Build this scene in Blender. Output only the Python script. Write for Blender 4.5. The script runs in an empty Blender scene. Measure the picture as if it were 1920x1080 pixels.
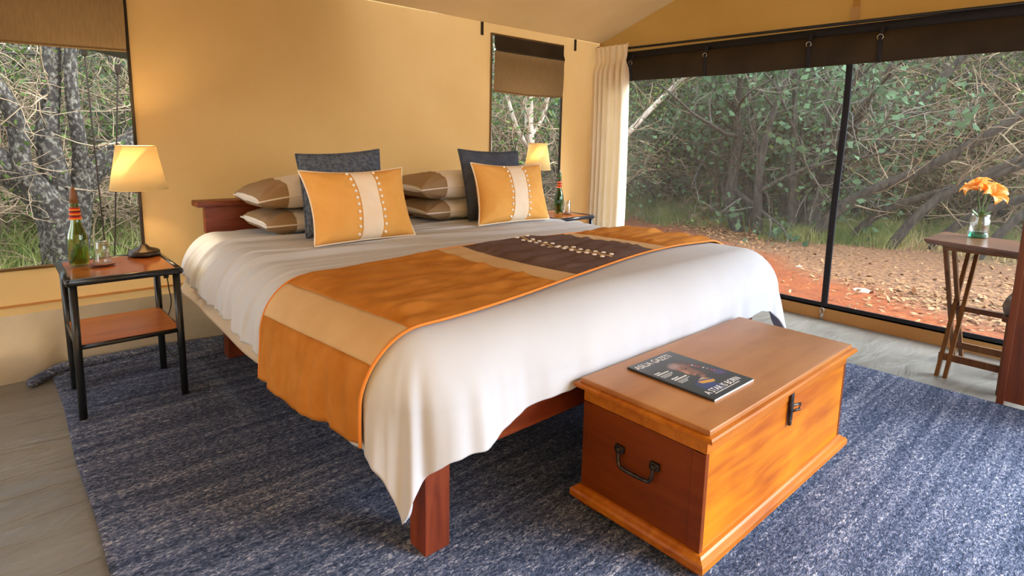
import bpy, bmesh, math, random
import numpy as np
from mathutils import Vector, Matrix
rng = np.random.default_rng(7); random.seed(7)
SC = bpy.context.scene; COL = SC.collection; PI = math.pi
# ---------------------------------------------------------------- camera, sky, exposure
CAMH = 1.30
cam = bpy.data.cameras.new('camera'); camo = bpy.data.objects.new('camera', cam); COL.objects.link(camo)
YAW, PITCH, ROLL = math.radians(41.93), math.radians(8.69), math.radians(1.1)
_f = Vector((math.sin(YAW)*math.cos(PITCH), math.cos(YAW)*math.cos(PITCH), -math.sin(PITCH)))
_r = Vector((math.cos(YAW), -math.sin(YAW), 0)); _u = _r.cross(_f)
_r2 = _r*math.cos(ROLL)+_u*math.sin(ROLL); _u2 = -_r*math.sin(ROLL)+_u*math.cos(ROLL)
M = Matrix.Identity(4)
for i in range(3): M[i][0] = _r2[i]; M[i][1] = _u2[i]; M[i][2] = -_f[i]
M[2][3] = CAMH
camo.matrix_world = M
cam.sensor_width = 36; cam.lens = 36*1085.9/1920; cam.shift_y = -(540-427.5)/1920; cam.clip_start = .02
SC.camera = camo
SC.view_settings.view_transform = 'Standard'; SC.view_settings.look = 'None'
SC.view_settings.gamma = 1; SC.view_settings.use_curve_mapping = False
SC.view_settings.exposure = 0.25
SKY = 4.9
w = bpy.data.worlds.new('sky'); SC.world = w; w.use_nodes = True
bg = w.node_tree.nodes['Background']; bg.inputs[0].default_value = (.82, .91, 1.0, 1); bg.inputs[1].default_value = SKY
sun = bpy.data.lights.new('hazy_sun', 'SUN'); sun.energy = 10.8; sun.angle = math.radians(40); sun.color = (.90, .96, 1)
suno = bpy.data.objects.new('hazy_sun', sun); COL.objects.link(suno); suno.rotation_euler = Vector((-.64, .66, -.68)).to_track_quat('-Z', 'Y').to_euler()

# ---------------------------------------------------------------- materials
def srgb(r, g, b):
    f = lambda c: c/12.92 if c <= .04045 else ((c+.055)/1.055)**2.4
    return (f(r/255), f(g/255), f(b/255), 1)
class NT:
    def __init__(s, name):
        s.m = bpy.data.materials.new(name); s.m.use_nodes = True; s.t = s.m.node_tree; s.n = s.t.nodes; s.L = s.t.links
        s.p = s.n['Principled BSDF']; s.out = s.n['Material Output']
    def add(s, k, **kw):
        n = s.n.new(k)
        for a, v in kw.items(): setattr(n, a, v)
        return n
    def lk(s, a, b): s.L.new(a, b)
def mapping(t, scale, coord='Object'):
    tc = t.add('ShaderNodeTexCoord'); mp = t.add('ShaderNodeMapping'); mp.inputs['Scale'].default_value = scale
    t.lk(tc.outputs[coord], mp.inputs[0]); return mp.outputs[0]
def noise(t, vec, scale, detail=3, rough=.55, dist=0):
    n = t.add('ShaderNodeTexNoise'); n.inputs['Scale'].default_value = scale; n.inputs['Detail'].default_value = detail
    n.inputs['Roughness'].default_value = rough; n.inputs['Distortion'].default_value = dist; t.lk(vec, n.inputs['Vector']); return n.outputs['Fac']
def ramp(t, fac, stops, interp='LINEAR'):
    r = t.add('ShaderNodeValToRGB'); r.color_ramp.interpolation = interp; e = r.color_ramp.elements
    e[0].position, e[0].color = stops[0]; e[1].position, e[1].color = stops[-1]
    for p, c in stops[1:-1]:
        x = e.new(p); x.color = c
    t.lk(fac, r.inputs[0]); return r.outputs[0]
def bump(t, fac, strength, dist=.002, prev=None):
    b = t.add('ShaderNodeBump'); b.inputs['Strength'].default_value = strength; b.inputs['Distance'].default_value = dist
    t.lk(fac, b.inputs['Height'])
    if prev: t.lk(prev, b.inputs['Normal'])
    return b.outputs[0]
def mat(name, c1, c2=None, rough=.7, scale=(1, 1, 1), ns=6, detail=4, lo=.35, hi=.65, bscale=None, bstr=.3, bdist=.002, spec=.5, metal=0, trans=0, sheen=0, dist=0, coord='Object', bvec=None):
    t = NT(name); p = t.p
    p.inputs['Roughness'].default_value = rough; p.inputs['Specular IOR Level'].default_value = spec; p.inputs['Metallic'].default_value = metal
    if sheen: p.inputs['Sheen Weight'].default_value = sheen
    v = mapping(t, scale, coord); col = None
    if c2:
        col = ramp(t, noise(t, v, ns, detail, dist=dist), [(lo, c1), (hi, c2)]); t.lk(col, p.inputs['Base Color'])
    else: p.inputs['Base Color'].default_value = c1
    nrm = None
    if bscale:
        bv = mapping(t, bvec, coord) if bvec else v
        nrm = bump(t, noise(t, bv, bscale, 2), bstr, bdist); t.lk(nrm, p.inputs['Normal'])
    if trans:
        tr = t.add('ShaderNodeBsdfTranslucent'); mx = t.add('ShaderNodeMixShader'); mx.inputs[0].default_value = trans
        if col: t.lk(col, tr.inputs[0])
        else: tr.inputs[0].default_value = c1
        t.lk(p.outputs[0], mx.inputs[1]); t.lk(tr.outputs[0], mx.inputs[2]); t.lk(mx.outputs[0], t.out.inputs[0])
    return t.m
def wood(name, stops, axis, rough=.4, ns=3.0, stretch=.12, bstr=.15, spec=.5, blotch=0):
    t = NT(name); sc = [1, 1, 1]; sc[axis] = stretch
    v = mapping(t, [x*8 for x in sc]); f = noise(t, v, ns, 6, .6, .6)
    if blotch:
        v2 = mapping(t, [x*3 for x in [1 if i != axis else .45 for i in range(3)]]); f2 = noise(t, v2, 2.2, 3, .5, .3)
        mx = t.add('ShaderNodeMix', data_type='FLOAT'); mx.inputs[0].default_value = blotch
        t.lk(f, mx.inputs[2]); t.lk(f2, mx.inputs[3]); f = mx.outputs[0]
    t.lk(ramp(t, f, stops), t.p.inputs['Base Color'])
    t.p.inputs['Roughness'].default_value = rough; t.p.inputs['Specular IOR Level'].default_value = spec
    v3 = mapping(t, [x*60 for x in sc]); t.lk(bump(t, noise(t, v3, 3, 2), bstr, .001), t.p.inputs['Normal'])
    return t.m
def glass(name, col, rough=.03, ior=1.45):
    t = NT(name); t.p.inputs['Base Color'].default_value = col; t.p.inputs['Transmission Weight'].default_value = 1
    t.p.inputs['Roughness'].default_value = rough; t.p.inputs['IOR'].default_value = ior; return t.m
def emit(name, col, s):
    t = NT(name); t.p.inputs['Base Color'].default_value = (0, 0, 0, 1)
    t.p.inputs['Emission Color'].default_value = col; t.p.inputs['Emission Strength'].default_value = s; return t.m
def mesh_screen(name, cov, col):
    t = NT(name); d = t.add('ShaderNodeBsdfDiffuse'); d.inputs[0].default_value = col
    tr = t.add('ShaderNodeBsdfTransparent'); mx = t.add('ShaderNodeMixShader'); mx.inputs[0].default_value = cov
    t.lk(tr.outputs[0], mx.inputs[1]); t.lk(d.outputs[0], mx.inputs[2]); t.lk(mx.outputs[0], t.out.inputs[0]); return t.m

MT = {}
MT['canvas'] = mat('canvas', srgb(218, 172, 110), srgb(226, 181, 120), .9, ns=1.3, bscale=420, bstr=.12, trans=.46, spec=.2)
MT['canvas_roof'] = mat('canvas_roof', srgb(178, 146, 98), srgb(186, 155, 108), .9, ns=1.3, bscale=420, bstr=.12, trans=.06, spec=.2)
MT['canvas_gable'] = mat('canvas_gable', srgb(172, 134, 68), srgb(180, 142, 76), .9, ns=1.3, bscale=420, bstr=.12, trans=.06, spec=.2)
MT['blind'] = mat('blind', srgb(122, 99, 68), srgb(132, 108, 76), .9, scale=(40, 40, 3), ns=4, bscale=300, bstr=.15, trans=.08, spec=.2)
MT['dark_canvas'] = mat('dark_canvas', srgb(50, 43, 34), srgb(63, 54, 42), .9, ns=3, bscale=300, bstr=.15, spec=.2)
MT['fly'] = mat('fly', srgb(70, 76, 76), srgb(84, 90, 88), .8, ns=3)
MT['webbing'] = mat('webbing', srgb(20, 22, 30), srgb(28, 30, 38), .85, ns=60, bscale=300, bstr=.3)
MT['pvc'] = mat('pvc', srgb(186, 178, 160), srgb(206, 198, 180), .33, ns=3, bscale=4, bstr=.5, bdist=.03)
MT['floor'] = None
MT['screen_clear'] = mesh_screen('screen_clear', .07, (.3, .3, .3, 1))
MT['screen'] = mesh_screen('screen', .19, (.40, .44, .44, 1))
MT['duvet'] = mat('duvet', srgb(196, 201, 210), srgb(202, 207, 217), .85, ns=2, bscale=350, bstr=.08, spec=.15)
MT['sheet'] = mat('sheet', srgb(184, 172, 154), srgb(190, 178, 160), .85, ns=2, bscale=350, bstr=.08, spec=.15)  # shade below the duvet edge is put into this duller tone
MT['linen_dark'] = mat('linen_dark', srgb(156, 132, 102), srgb(166, 142, 112), .85, ns=3, bscale=350, bstr=.1, spec=.2)
MT['linen_white'] = mat('linen_white', srgb(232, 228, 222), srgb(238, 234, 228), .85, ns=3, bscale=350, bstr=.1, spec=.2)
MT['runner_orange'] = mat('runner_orange', srgb(178, 114, 44), srgb(194, 130, 60), .8, ns=9, bscale=300, bstr=.12, spec=.1)
MT['runner_tan'] = mat('runner_tan', srgb(206, 172, 128), srgb(214, 182, 140), .85, ns=6, bscale=500, bstr=.25, spec=.2)
MT['runner_brown'] = mat('runner_brown', srgb(96, 76, 72), srgb(108, 88, 82), .8, ns=9, bscale=300, bstr=.12, spec=.1)
MT['piping_orange'] = mat('piping_orange', srgb(226, 140, 54), rough=.7)
MT['cushion_orange'] = mat('cushion_orange', srgb(230, 170, 88), srgb(238, 182, 104), .85, ns=7, bscale=400, bstr=.2, spec=.15)
MT['cushion_cream'] = mat('cushion_cream', srgb(244, 226, 200), srgb(248, 234, 212), .85, ns=7, bscale=400, bstr=.2, spec=.2)
MT['bead'] = mat('bead', srgb(245, 240, 232), rough=.35)
MT['grey_quilt'] = mat('grey_quilt', srgb(76, 86, 102), srgb(102, 112, 128), .9, ns=55, lo=.4, hi=.6, bscale=60, bstr=.9, bdist=.006, spec=.15)
MT['grey_plain'] = mat('grey_plain', srgb(72, 80, 96), srgb(86, 94, 110), .9, ns=20, bscale=120, bstr=.3, spec=.15)
MT['bed_wood'] = wood('bed_wood', [(.3, srgb(96, 38, 20)), (.55, srgb(122, 54, 28)), (.75, srgb(148, 74, 40))], 2, .4)
MT['bed_wood_x'] = wood('bed_wood_x', [(.3, srgb(96, 38, 20)), (.55, srgb(122, 54, 28)), (.75, srgb(150, 76, 42))], 0, .4)
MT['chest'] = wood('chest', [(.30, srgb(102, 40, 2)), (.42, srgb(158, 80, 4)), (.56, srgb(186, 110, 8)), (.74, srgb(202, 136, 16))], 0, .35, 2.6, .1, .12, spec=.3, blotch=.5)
MT['chest_shaded'] = wood('chest_shaded', [(.25, srgb(88, 38, 8)), (.5, srgb(114, 52, 10)), (.8, srgb(130, 64, 14))], 1, .4, 2.2, .15, .12, spec=.25, blotch=.3)  # same wood as the front, with the shade of the ends put into the colour
MT['chest_trim'] = wood('chest_trim', [(.25, srgb(116, 54, 10)), (.42, srgb(158, 86, 16)), (.6, srgb(182, 110, 28)), (.8, srgb(196, 128, 42))], 0, .35, 2.6, .1, .12, spec=.3, blotch=.4)  # chest wood toned down to carry some shade on the lid's end
MT['chest_top'] = wood('chest_top', [(.25, srgb(138, 86, 46)), (.5, srgb(166, 112, 64)), (.8, srgb(184, 132, 80))], 0, .3, 1.6, .12, .08, blotch=.5)
MT['iron'] = mat('iron', srgb(44, 42, 42), srgb(80, 74, 70), .4, ns=40, metal=.8)
MT['black_metal'] = mat('black_metal', srgb(20, 24, 30), srgb(30, 36, 44), .28, ns=12)
MT['bronze'] = mat('bronze', srgb(46, 38, 34), srgb(66, 54, 46), .35, ns=30, metal=.6)
MT['top_wood'] = wood('top_wood', [(.3, srgb(120, 62, 26)), (.6, srgb(152, 84, 38)), (.8, srgb(168, 100, 50))], 0, .16, 2, .15, .04)
MT['shelf_wood'] = wood('shelf_wood', [(.3, srgb(166, 82, 24)), (.6, srgb(188, 100, 36)), (.8, srgb(200, 114, 46))], 0, .35, 2, .15, .05, spec=.3)
MT['table_wood'] = wood('table_wood', [(.3, srgb(78, 46, 22)), (.6, srgb(108, 70, 36)), (.8, srgb(138, 96, 54))], 2, .35)
MT['table_top'] = wood('table_top', [(.3, srgb(84, 50, 30)), (.6, srgb(108, 68, 42)), (.8, srgb(128, 84, 54))], 1, .25)
MT['panel_wood'] = wood('panel_wood', [(.3, srgb(70, 28, 8)), (.6, srgb(98, 44, 12)), (.8, srgb(116, 58, 20))], 2, .4)
MT['curtain'] = mat('curtain', srgb(240, 228, 202), srgb(244, 233, 210), .85, ns=5, bscale=300, bstr=.12, trans=.2, spec=.2)
MT['rope'] = mat('rope', srgb(52, 42, 36), rough=.9)
def thin_glass(name, col, gl=.06):
    t = NT(name); tr = t.add('ShaderNodeBsdfTransparent'); tr.inputs[0].default_value = col; g = t.add('ShaderNodeBsdfGlossy'); g.inputs['Roughness'].default_value = .03
    lw = t.add('ShaderNodeLayerWeight'); lw.inputs[0].default_value = .35; mx = t.add('ShaderNodeMixShader'); mr = t.add('ShaderNodeMapRange'); mr.inputs[3].default_value = gl; mr.inputs[4].default_value = .6
    t.lk(lw.outputs['Facing'], mr.inputs[0]); t.lk(mr.outputs[0], mx.inputs[0]); t.lk(tr.outputs[0], mx.inputs[1]); t.lk(g.outputs[0], mx.inputs[2]); t.lk(mx.outputs[0], t.out.inputs[0]); return t.m
MT['green_glass'] = thin_glass('green_glass', (.60, .72, .36, 1))
MT['dark_green_glass'] = thin_glass('dark_green_glass', (.34, .56, .26, 1))
MT['clear_glass'] = thin_glass('clear_glass', (.93, .95, .94, 1), .09)
MT['aqua_glass'] = glass('aqua_glass', srgb(90, 226, 190), .05)
MT['red_bead'] = mat('red_bead', srgb(190, 30, 26), rough=.4)
MT['orange_bead'] = mat('orange_bead', srgb(240, 140, 24), rough=.4)
MT['maroon_bead'] = mat('maroon_bead', srgb(90, 16, 22), rough=.4)
MT['stopper'] = mat('stopper', srgb(110, 66, 30), srgb(134, 84, 40), .5, ns=20)
MT['coaster'] = mat('coaster', srgb(98, 48, 26), srgb(116, 62, 34), .5, ns=20)
MT['petal'] = mat('petal', srgb(255, 172, 62), srgb(255, 196, 104), .5, ns=20, trans=.3)
MT['stem'] = mat('stem', srgb(60, 100, 44), srgb(80, 120, 54), .6, ns=20)
MT['paper'] = mat('paper', srgb(236, 232, 236), rough=.7)
MT['ink_white'] = mat('ink_white', srgb(240, 240, 240), rough=.4)
MT['grey_cushion'] = mat('grey_cushion', srgb(104, 98, 92), srgb(120, 114, 106), .9, ns=20, bscale=200, bstr=.3)
MT['steel'] = mat('steel', srgb(190, 190, 186), rough=.25, metal=1)
MT['plastic_black'] = mat('plastic_black', srgb(24, 24, 26), rough=.4)
MT['cord'] = mat('cord', srgb(56, 50, 44), rough=.6)
MT['bulb'] = emit('bulb', (1, .72, .36, 1), 12)
def shade_mat():
    t = NT('shade'); tr = t.add('ShaderNodeBsdfTranslucent'); tr.inputs[0].default_value = (.95, .84, .58, 1)
    d = t.add('ShaderNodeBsdfDiffuse'); d.inputs[0].default_value = srgb(240, 212, 150)
    mx = t.add('ShaderNodeMixShader'); mx.inputs[0].default_value = .20
    t.lk(d.outputs[0], mx.inputs[1]); t.lk(tr.outputs[0], mx.inputs[2]); t.lk(mx.outputs[0], t.out.inputs[0]); return t.m
MT['shade'] = shade_mat()
def floor_mat():
    t = NT('groundsheet'); v = mapping(t, (1, 1, 1))
    t.lk(ramp(t, noise(t, v, 2.2, 5), [(.3, srgb(102, 99, 93)), (.7, srgb(126, 123, 116))]), t.p.inputs['Base Color'])
    t.p.inputs['Roughness'].default_value = .34
    v2 = mapping(t, (.8, 2.6, 1)); t.lk(bump(t, noise(t, v2, 3, 4, .5, .8), .55, .03), t.p.inputs['Normal']); return t.m
MT['floor'] = floor_mat()
def rug_mat():
    t = NT('rug'); v = mapping(t, (55, 120, 100)); f = noise(t, v, 1.0, 3, .7, 1.0)
    v2 = mapping(t, (.55, 14, 1)); f2 = noise(t, v2, 1.6, 4, .6)
    mx = t.add('ShaderNodeMix', data_type='FLOAT'); mx.inputs[0].default_value = .30; t.lk(f, mx.inputs[2]); t.lk(f2, mx.inputs[3])
    t.lk(ramp(t, mx.outputs[0], [(.33, srgb(20, 29, 48)), (.45, srgb(60, 73, 100)), (.55, srgb(108, 117, 144)), (.66, srgb(200, 202, 214))]), t.p.inputs['Base Color'])
    t.p.inputs['Roughness'].default_value = .95; t.p.inputs['Specular IOR Level'].default_value = .15
    t.lk(bump(t, f, .9, .012), t.p.inputs['Normal']); return t.m
MT['rug'] = rug_mat()
def ground_mat():
    t = NT('ground'); v = mapping(t, (1, 1, 1)); sep = t.add('ShaderNodeSeparateXYZ'); t.lk(v, sep.inputs[0])
    dirt = ramp(t, noise(t, v, 7, 6, .7), [(.3, srgb(112, 48, 2)), (.55, srgb(134, 62, 4)), (.75, srgb(150, 78, 14))])
    lit = ramp(t, noise(t, v, 22, 5, .75), [(.34, srgb(64, 42, 25)), (.5, srgb(116, 77, 46)), (.66, srgb(164, 124, 84))])
    grass = ramp(t, noise(t, v, 9, 5, .7), [(.3, srgb(60, 76, 38)), (.55, srgb(88, 98, 52)), (.75, srgb(128, 118, 76))])
    n1 = noise(t, v, 1.1, 4)
    def mask(expr_out, a, b):
        m = t.add('ShaderNodeMapRange'); m.inputs[1].default_value = a; m.inputs[2].default_value = b; t.lk(expr_out, m.inputs[0]); return m.outputs[0]
    def math2(op, a, b):
        m = t.add('ShaderNodeMath', operation=op)
        for i, q in enumerate((a, b)):
            if isinstance(q, (int, float)): m.inputs[i].default_value = q
            else: t.lk(q, m.inputs[i])
        return m.outputs[0]
    X, Y = sep.outputs[0], sep.outputs[1]
    wob = math2('MULTIPLY', math2('SUBTRACT', n1, .5), 2.2)
    # track of bare earth beside the tent, running off to +x +y
    Yp = math2('MAXIMUM', Y, 0.0)
    far = math2('ADD', 5.2, math2('ADD', math2('MULTIPLY', Yp, .35), math2('MULTIPLY', math2('MULTIPLY', Yp, Yp), .045)))
    track = math2('ADD', math2('SUBTRACT', X, far), math2('MULTIPLY', wob, .5))
    mxa = t.add('ShaderNodeMix', data_type='RGBA'); t.lk(mask(track, -.15, .35), mxa.inputs[0]); t.lk(dirt, mxa.inputs[6]); t.lk(lit, mxa.inputs[7])
    gdist = math2('ADD', math2('SUBTRACT', X, math2('MULTIPLY', Y, .25)), wob)
    m1 = mask(gdist, 8.3, 9.4); back = mask(math2('SUBTRACT', Y, math2('MULTIPLY', X, .62)), 2.2, 3.2)
    mxb = t.add('ShaderNodeMix', data_type='RGBA'); t.lk(math2('MAXIMUM', m1, back), mxb.inputs[0]); t.lk(mxa.outputs[2], mxb.inputs[6]); t.lk(grass, mxb.inputs[7])
    t.lk(mxb.outputs[2], t.p.inputs['Base Color']); t.p.inputs['Roughness'].default_value = .95
    t.lk(bump(t, noise(t, v, 30, 4), .8, .03), t.p.inputs['Normal']); return t.m
MT['ground'] = ground_mat()
MT['bark_dark'] = mat('bark_dark', srgb(38, 35, 32), srgb(80, 74, 67), .9, scale=(1, 1, .3), ns=24, bscale=30, bstr=.8, bdist=.02)
MT['bark_lichen'] = mat('bark_lichen', srgb(38, 33, 29), srgb(138, 134, 122), .9, scale=(1, 1, .7), ns=40, lo=.48, hi=.80, detail=6, bscale=30, bstr=.9, bdist=.02)
MT['bark_pale'] = mat('bark_pale', srgb(140, 124, 104), srgb(208, 200, 188), .9, scale=(1, 1, .4), ns=18, bscale=30, bstr=.6, bdist=.01)
MT['bark_brown'] = mat('bark_brown', srgb(78, 66, 54), srgb(126, 110, 92), .9, scale=(1, 1, .3), ns=24, bscale=30, bstr=.6, bdist=.01)
MT['twig'] = mat('twig', srgb(102, 85, 66), srgb(164, 143, 116), .9, ns=3)
MT['twig_dark'] = mat('twig_dark', srgb(70, 68, 62), srgb(122, 116, 104), .9, ns=3)
MT['leaf'] = mat('leaf', srgb(60, 84, 40), srgb(102, 124, 64), .8, ns=4, spec=.15, trans=.25)
MT['leaf_blue'] = mat('leaf_blue', srgb(62, 88, 62), srgb(98, 124, 92), .8, ns=4, spec=.15, trans=.2)
MT['leaf_dark'] = mat('leaf_dark', srgb(48, 70, 38), srgb(82, 104, 58), .8, ns=4, spec=.15, trans=.2)
MT['leaf_dry'] = mat('leaf_dry', srgb(112, 68, 34), srgb(188, 142, 92), .7, ns=30)
MT['grass'] = mat('grass', srgb(84, 108, 46), srgb(146, 148, 84), .7, ns=2, trans=.25)
MT['grass_dry'] = mat('grass_dry', srgb(150, 130, 84), srgb(196, 176, 126), .7, ns=2, trans=.2)
MT['stone'] = mat('stone', srgb(176, 160, 144), srgb(200, 186, 170), .9, ns=14)

# ---------------------------------------------------------------- object helpers
def obj(name, src, m, parent=None, smooth=True, loc=None, rot=None, kind=None):
    if isinstance(src, bmesh.types.BMesh):
        me = bpy.data.meshes.new(name); bmesh.ops.recalc_face_normals(src, faces=src.faces); src.to_mesh(me); src.free()
    else: me = src
    for q in (m if isinstance(m, (list, tuple)) else [m]): me.materials.append(q)
    if smooth: me.polygons.foreach_set('use_smooth', [True]*len(me.polygons))
    o = bpy.data.objects.new(name, me); COL.objects.link(o)
    if parent: o.parent = parent
    if loc is not None: o.location = loc
    if rot is not None: o.rotation_euler = rot
    if kind: o['kind'] = kind
    return o
def tag(o, label, cat, group=None, kind=None):
    o['label'] = label; o['category'] = cat
    if group: o['group'] = group
    if kind: o['kind'] = kind
    return o
def thing(name, label, cat, loc=(0, 0, 0), rz=0, group=None):
    o = bpy.data.objects.new(name, None); COL.objects.link(o); o.empty_display_size = .05
    o.location = loc; o.rotation_euler = (0, 0, rz); return tag(o, label, cat, group)
def struct(name, src, m, parent=None, smooth=False, kind='structure'):
    o = obj(name, src, m, parent, smooth)
    if not parent: o['kind'] = kind
    return o
def dup(o, parent=None):
    c = o.copy(); COL.objects.link(c); c.parent = parent
    for ch in list(o.children): dup(ch, c)
    return c
def mesh(verts, faces, name='m'):
    me = bpy.data.meshes.new(name); me.from_pydata([tuple(v) for v in verts], [], [tuple(f) for f in faces]); me.update(); return me
def box(b, x0, x1, y0, y1, z0, z1, bev=0):
    r = bmesh.ops.create_cube(b, size=1); vs = r['verts']
    for v in vs:
        v.co = Vector((x0+(v.co.x+.5)*(x1-x0), y0+(v.co.y+.5)*(y1-y0), z0+(v.co.z+.5)*(z1-z0)))
    if bev:
        es = list({e for v in vs for e in v.link_edges}); bmesh.ops.bevel(b, geom=es, offset=bev, segments=2, profile=.6, affect='EDGES')
    return b
def B(*a, **k): return box(bmesh.new(), *a, **k)
def lathe(prof, n=32, b=None, c=(0, 0, 0)):
    b = b or bmesh.new(); rings = []
    for r, z in prof:
        if r < 1e-5: rings.append([b.verts.new((c[0], c[1], c[2]+z))])
        else: rings.append([b.verts.new((c[0]+r*math.cos(2*PI*i/n), c[1]+r*math.sin(2*PI*i/n), c[2]+z)) for i in range(n)])
    for A, Bq in zip(rings, rings[1:]):
        for i in range(n):
            j = (i+1) % n
            if len(A) == 1 and len(Bq) == 1: continue
            if len(A) == 1: b.faces.new((A[0], Bq[i], Bq[j]))
            elif len(Bq) == 1: b.faces.new((A[i], A[j], Bq[0]))
            else: b.faces.new((A[i], A[j], Bq[j], Bq[i]))
    return b
def tube(pts, rad, n=8, b=None, caps=True, closed=False):
    b = b or bmesh.new(); pts = [Vector(p) for p in pts]; N = len(pts)
    rad = rad if hasattr(rad, '__len__') else [rad]*N; rings = []; up = None
    for i, p in enumerate(pts):
        d = (pts[(i+1) % N]-pts[i-1]) if closed else (pts[min(i+1, N-1)]-pts[max(i-1, 0)])
        d.normalize()
        if up is None:
            up = Vector((0, 0, 1)) if abs(d.z) < .9 else Vector((1, 0, 0))
        a = d.cross(up); 
        if a.length < 1e-4: a = d.cross(Vector((0, 1, 0)))
        a.normalize(); up = a.cross(d); 
        rings.append([b.verts.new(p+(a*math.cos(2*PI*k/n)+up*math.sin(2*PI*k/n))*rad[i]) for k in range(n)])
    for i in range(N if closed else N-1):
        A, C = rings[i], rings[(i+1) % N]
        for k in range(n): b.faces.new((A[k], A[(k+1) % n], C[(k+1) % n], C[k]))
    if caps and not closed:
        b.faces.new(rings[0][::-1]); b.faces.new(rings[-1])
    return b
def arc(pts, n=6):   # catmull-rom resample
    P = [Vector(p) for p in pts]; P = [P[0]*2-P[1]]+P+[P[-1]*2-P[-2]]; out = []
    for i in range(1, len(P)-2):
        for k in range(n):
            t = k/n; a, b_, c, d = P[i-1:i+3]
            out.append(.5*((2*b_)+(c-a)*t+(2*a-5*b_+4*c-d)*t*t+(3*b_-a-3*c+d)*t**3))
    out.append(P[-2]); return out
def grid_mesh(P, name='g', close_u=False):
    n, m = P.shape[:2]; idx = np.arange(n*m).reshape(n, m)
    a, b_, c, d = idx[:-1, :-1], idx[1:, :-1], idx[1:, 1:], idx[:-1, 1:]
    f = np.stack([a, b_, c, d], -1).reshape(-1, 4)
    return np_mesh(P.reshape(-1, 3), f, name)
def np_mesh(V, F, name='m'):
    V = np.asarray(V, np.float32); F = np.asarray(F, np.int32); me = bpy.data.meshes.new(name); k = F.shape[1]
    me.vertices.add(len(V)); me.vertices.foreach_set('co', V.ravel()); me.loops.add(F.size); me.loops.foreach_set('vertex_index', F.ravel())
    me.polygons.add(len(F)); me.polygons.foreach_set('loop_start', np.arange(0, F.size, k, dtype=np.int32))
    me.update(calc_edges=True); me.validate(); return me
# value noise
_T = np.random.default_rng(3).random((64, 64, 64)).astype(np.float32)
def vn(x, y, z=0.0):
    x, y, z = np.broadcast_arrays(np.asarray(x, float), np.asarray(y, float), np.asarray(z, float))
    xi, yi, zi = np.floor(x).astype(int), np.floor(y).astype(int), np.floor(z).astype(int)
    s = lambda t: t*t*(3-2*t)
    fx, fy, fz = s(x-xi), s(y-yi), s(z-zi); g = lambda a, b_, c: _T[(xi+a) & 63, (yi+b_) & 63, (zi+c) & 63]
    l = lambda a, b_, t: a+(b_-a)*t
    return l(l(l(g(0, 0, 0), g(1, 0, 0), fx), l(g(0, 1, 0), g(1, 1, 0), fx), fy), l(l(g(0, 0, 1), g(1, 0, 1), fx), l(g(0, 1, 1), g(1, 1, 1), fx), fy), fz)-.5
def sm(a, b_, x):
    t = np.clip((x-a)/(b_-a), 0, 1); return t*t*(3-2*t)

# ================================================================ SETTING
YB, XR, XL, YF = 3.86, 4.60, -1.7, -1.2
EAVE = 2.25; RIDGE_Y = 1.4; PITCHS = .35
def eave_z(y): return EAVE+PITCHS*(min(YB-y, y-(RIDGE_Y*2-YB)))
# floor and ground
struct('floor', B(XL, XR, YF, YB, -.03, 0), MT['floor'])
gx = np.linspace(-16, 40, 160); gy = np.linspace(-30, 40, 180); GX, GY = np.meshgrid(gx, gy, indexing='ij')
dist = np.maximum(np.maximum(XL-GX, GX-XR), np.maximum(YF-GY, GY-YB))
GZ = -.05+.12*vn(GX*.5, GY*.5)*sm(.3, 3, dist)+.02*sm(6, 16, np.hypot(GX, GY))
GZ[dist < .2] = -.06
gr = obj('ground', grid_mesh(np.stack([GX, GY, GZ], -1)), MT['ground']); gr['kind'] = 'structure'
def gz(x, y): return -.05
# walls as canvas sheets with soft waves; cells inside openings are left out
def sheet(name, u0, u1, z0, z1, fn, m, holes=(), step=.09, zt=None, parent=None, amp=.008):
    us = set(np.round(np.linspace(u0, u1, max(2, int((u1-u0)/step))), 4)); zs = set(np.round(np.linspace(z0, z1, max(2, int((z1-z0)/step))), 4))
    for h in holes: us |= {h[0], h[1]}; zs |= {h[2], h[3]}
    us = sorted(us); zs = sorted(zs); V = []; F = []; n = len(zs)
    for u in us:
        for z in zs:
            zz = z if zt is None else z0+(z-z0)/(z1-z0)*(zt(u)-z0)
            V.append(fn(u, zz, amp*float(vn(u*1.3+3.1, zz*1.3, 1.7))))
    for i in range(len(us)-1):
        for j in range(n-1):
            cu, cz = (us[i]+us[i+1])/2, (zs[j]+zs[j+1])/2
            if any(h[0] < cu < h[1] and h[2] < cz < h[3] for h in holes): continue
            F.append((i*n+j, (i+1)*n+j, (i+1)*n+j+1, i*n+j+1))
    return struct(name, mesh(V, F), m, parent, True)
W1 = (-.95, .605, .60, 2.16); W2 = (3.20, 4.05, .60, 2.16)
wb = sheet('wall_back', XL, XR, .05, EAVE, lambda u, z, d: (u, YB+d, z), MT['canvas'], (W1, W2))
wl = sheet('wall_left', YF, YB, .05, EAVE, lambda u, z, d: (XL+d, u, z), MT['canvas'], ((2.2, 3.3, .85, 1.95),))  # opening added here to bring light to the bed's left side
sheet('gable_left', YF, YB, EAVE, EAVE+.01, lambda u, z, d: (XL+d, u, z), MT['canvas'], zt=lambda u: eave_z(u), parent=wl)
struct('added_opening', mesh([(XL-.01, 2.2, .85), (XL-.01, 3.3, .85), (XL-.01, 3.3, 1.95), (XL-.01, 2.2, 1.95)], [(0, 1, 2, 3)]), MT['screen_clear'])  # mesh pane of the added, unseen light opening
DOOR = (1.7, 4.55, .05, 2.16)
struct('bounce_floor', B(XL, XR, YF-3.2, YF, -.03, 0), MT['floor'])  # unseen floor added outside the door to bounce neutral daylight inside
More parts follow.
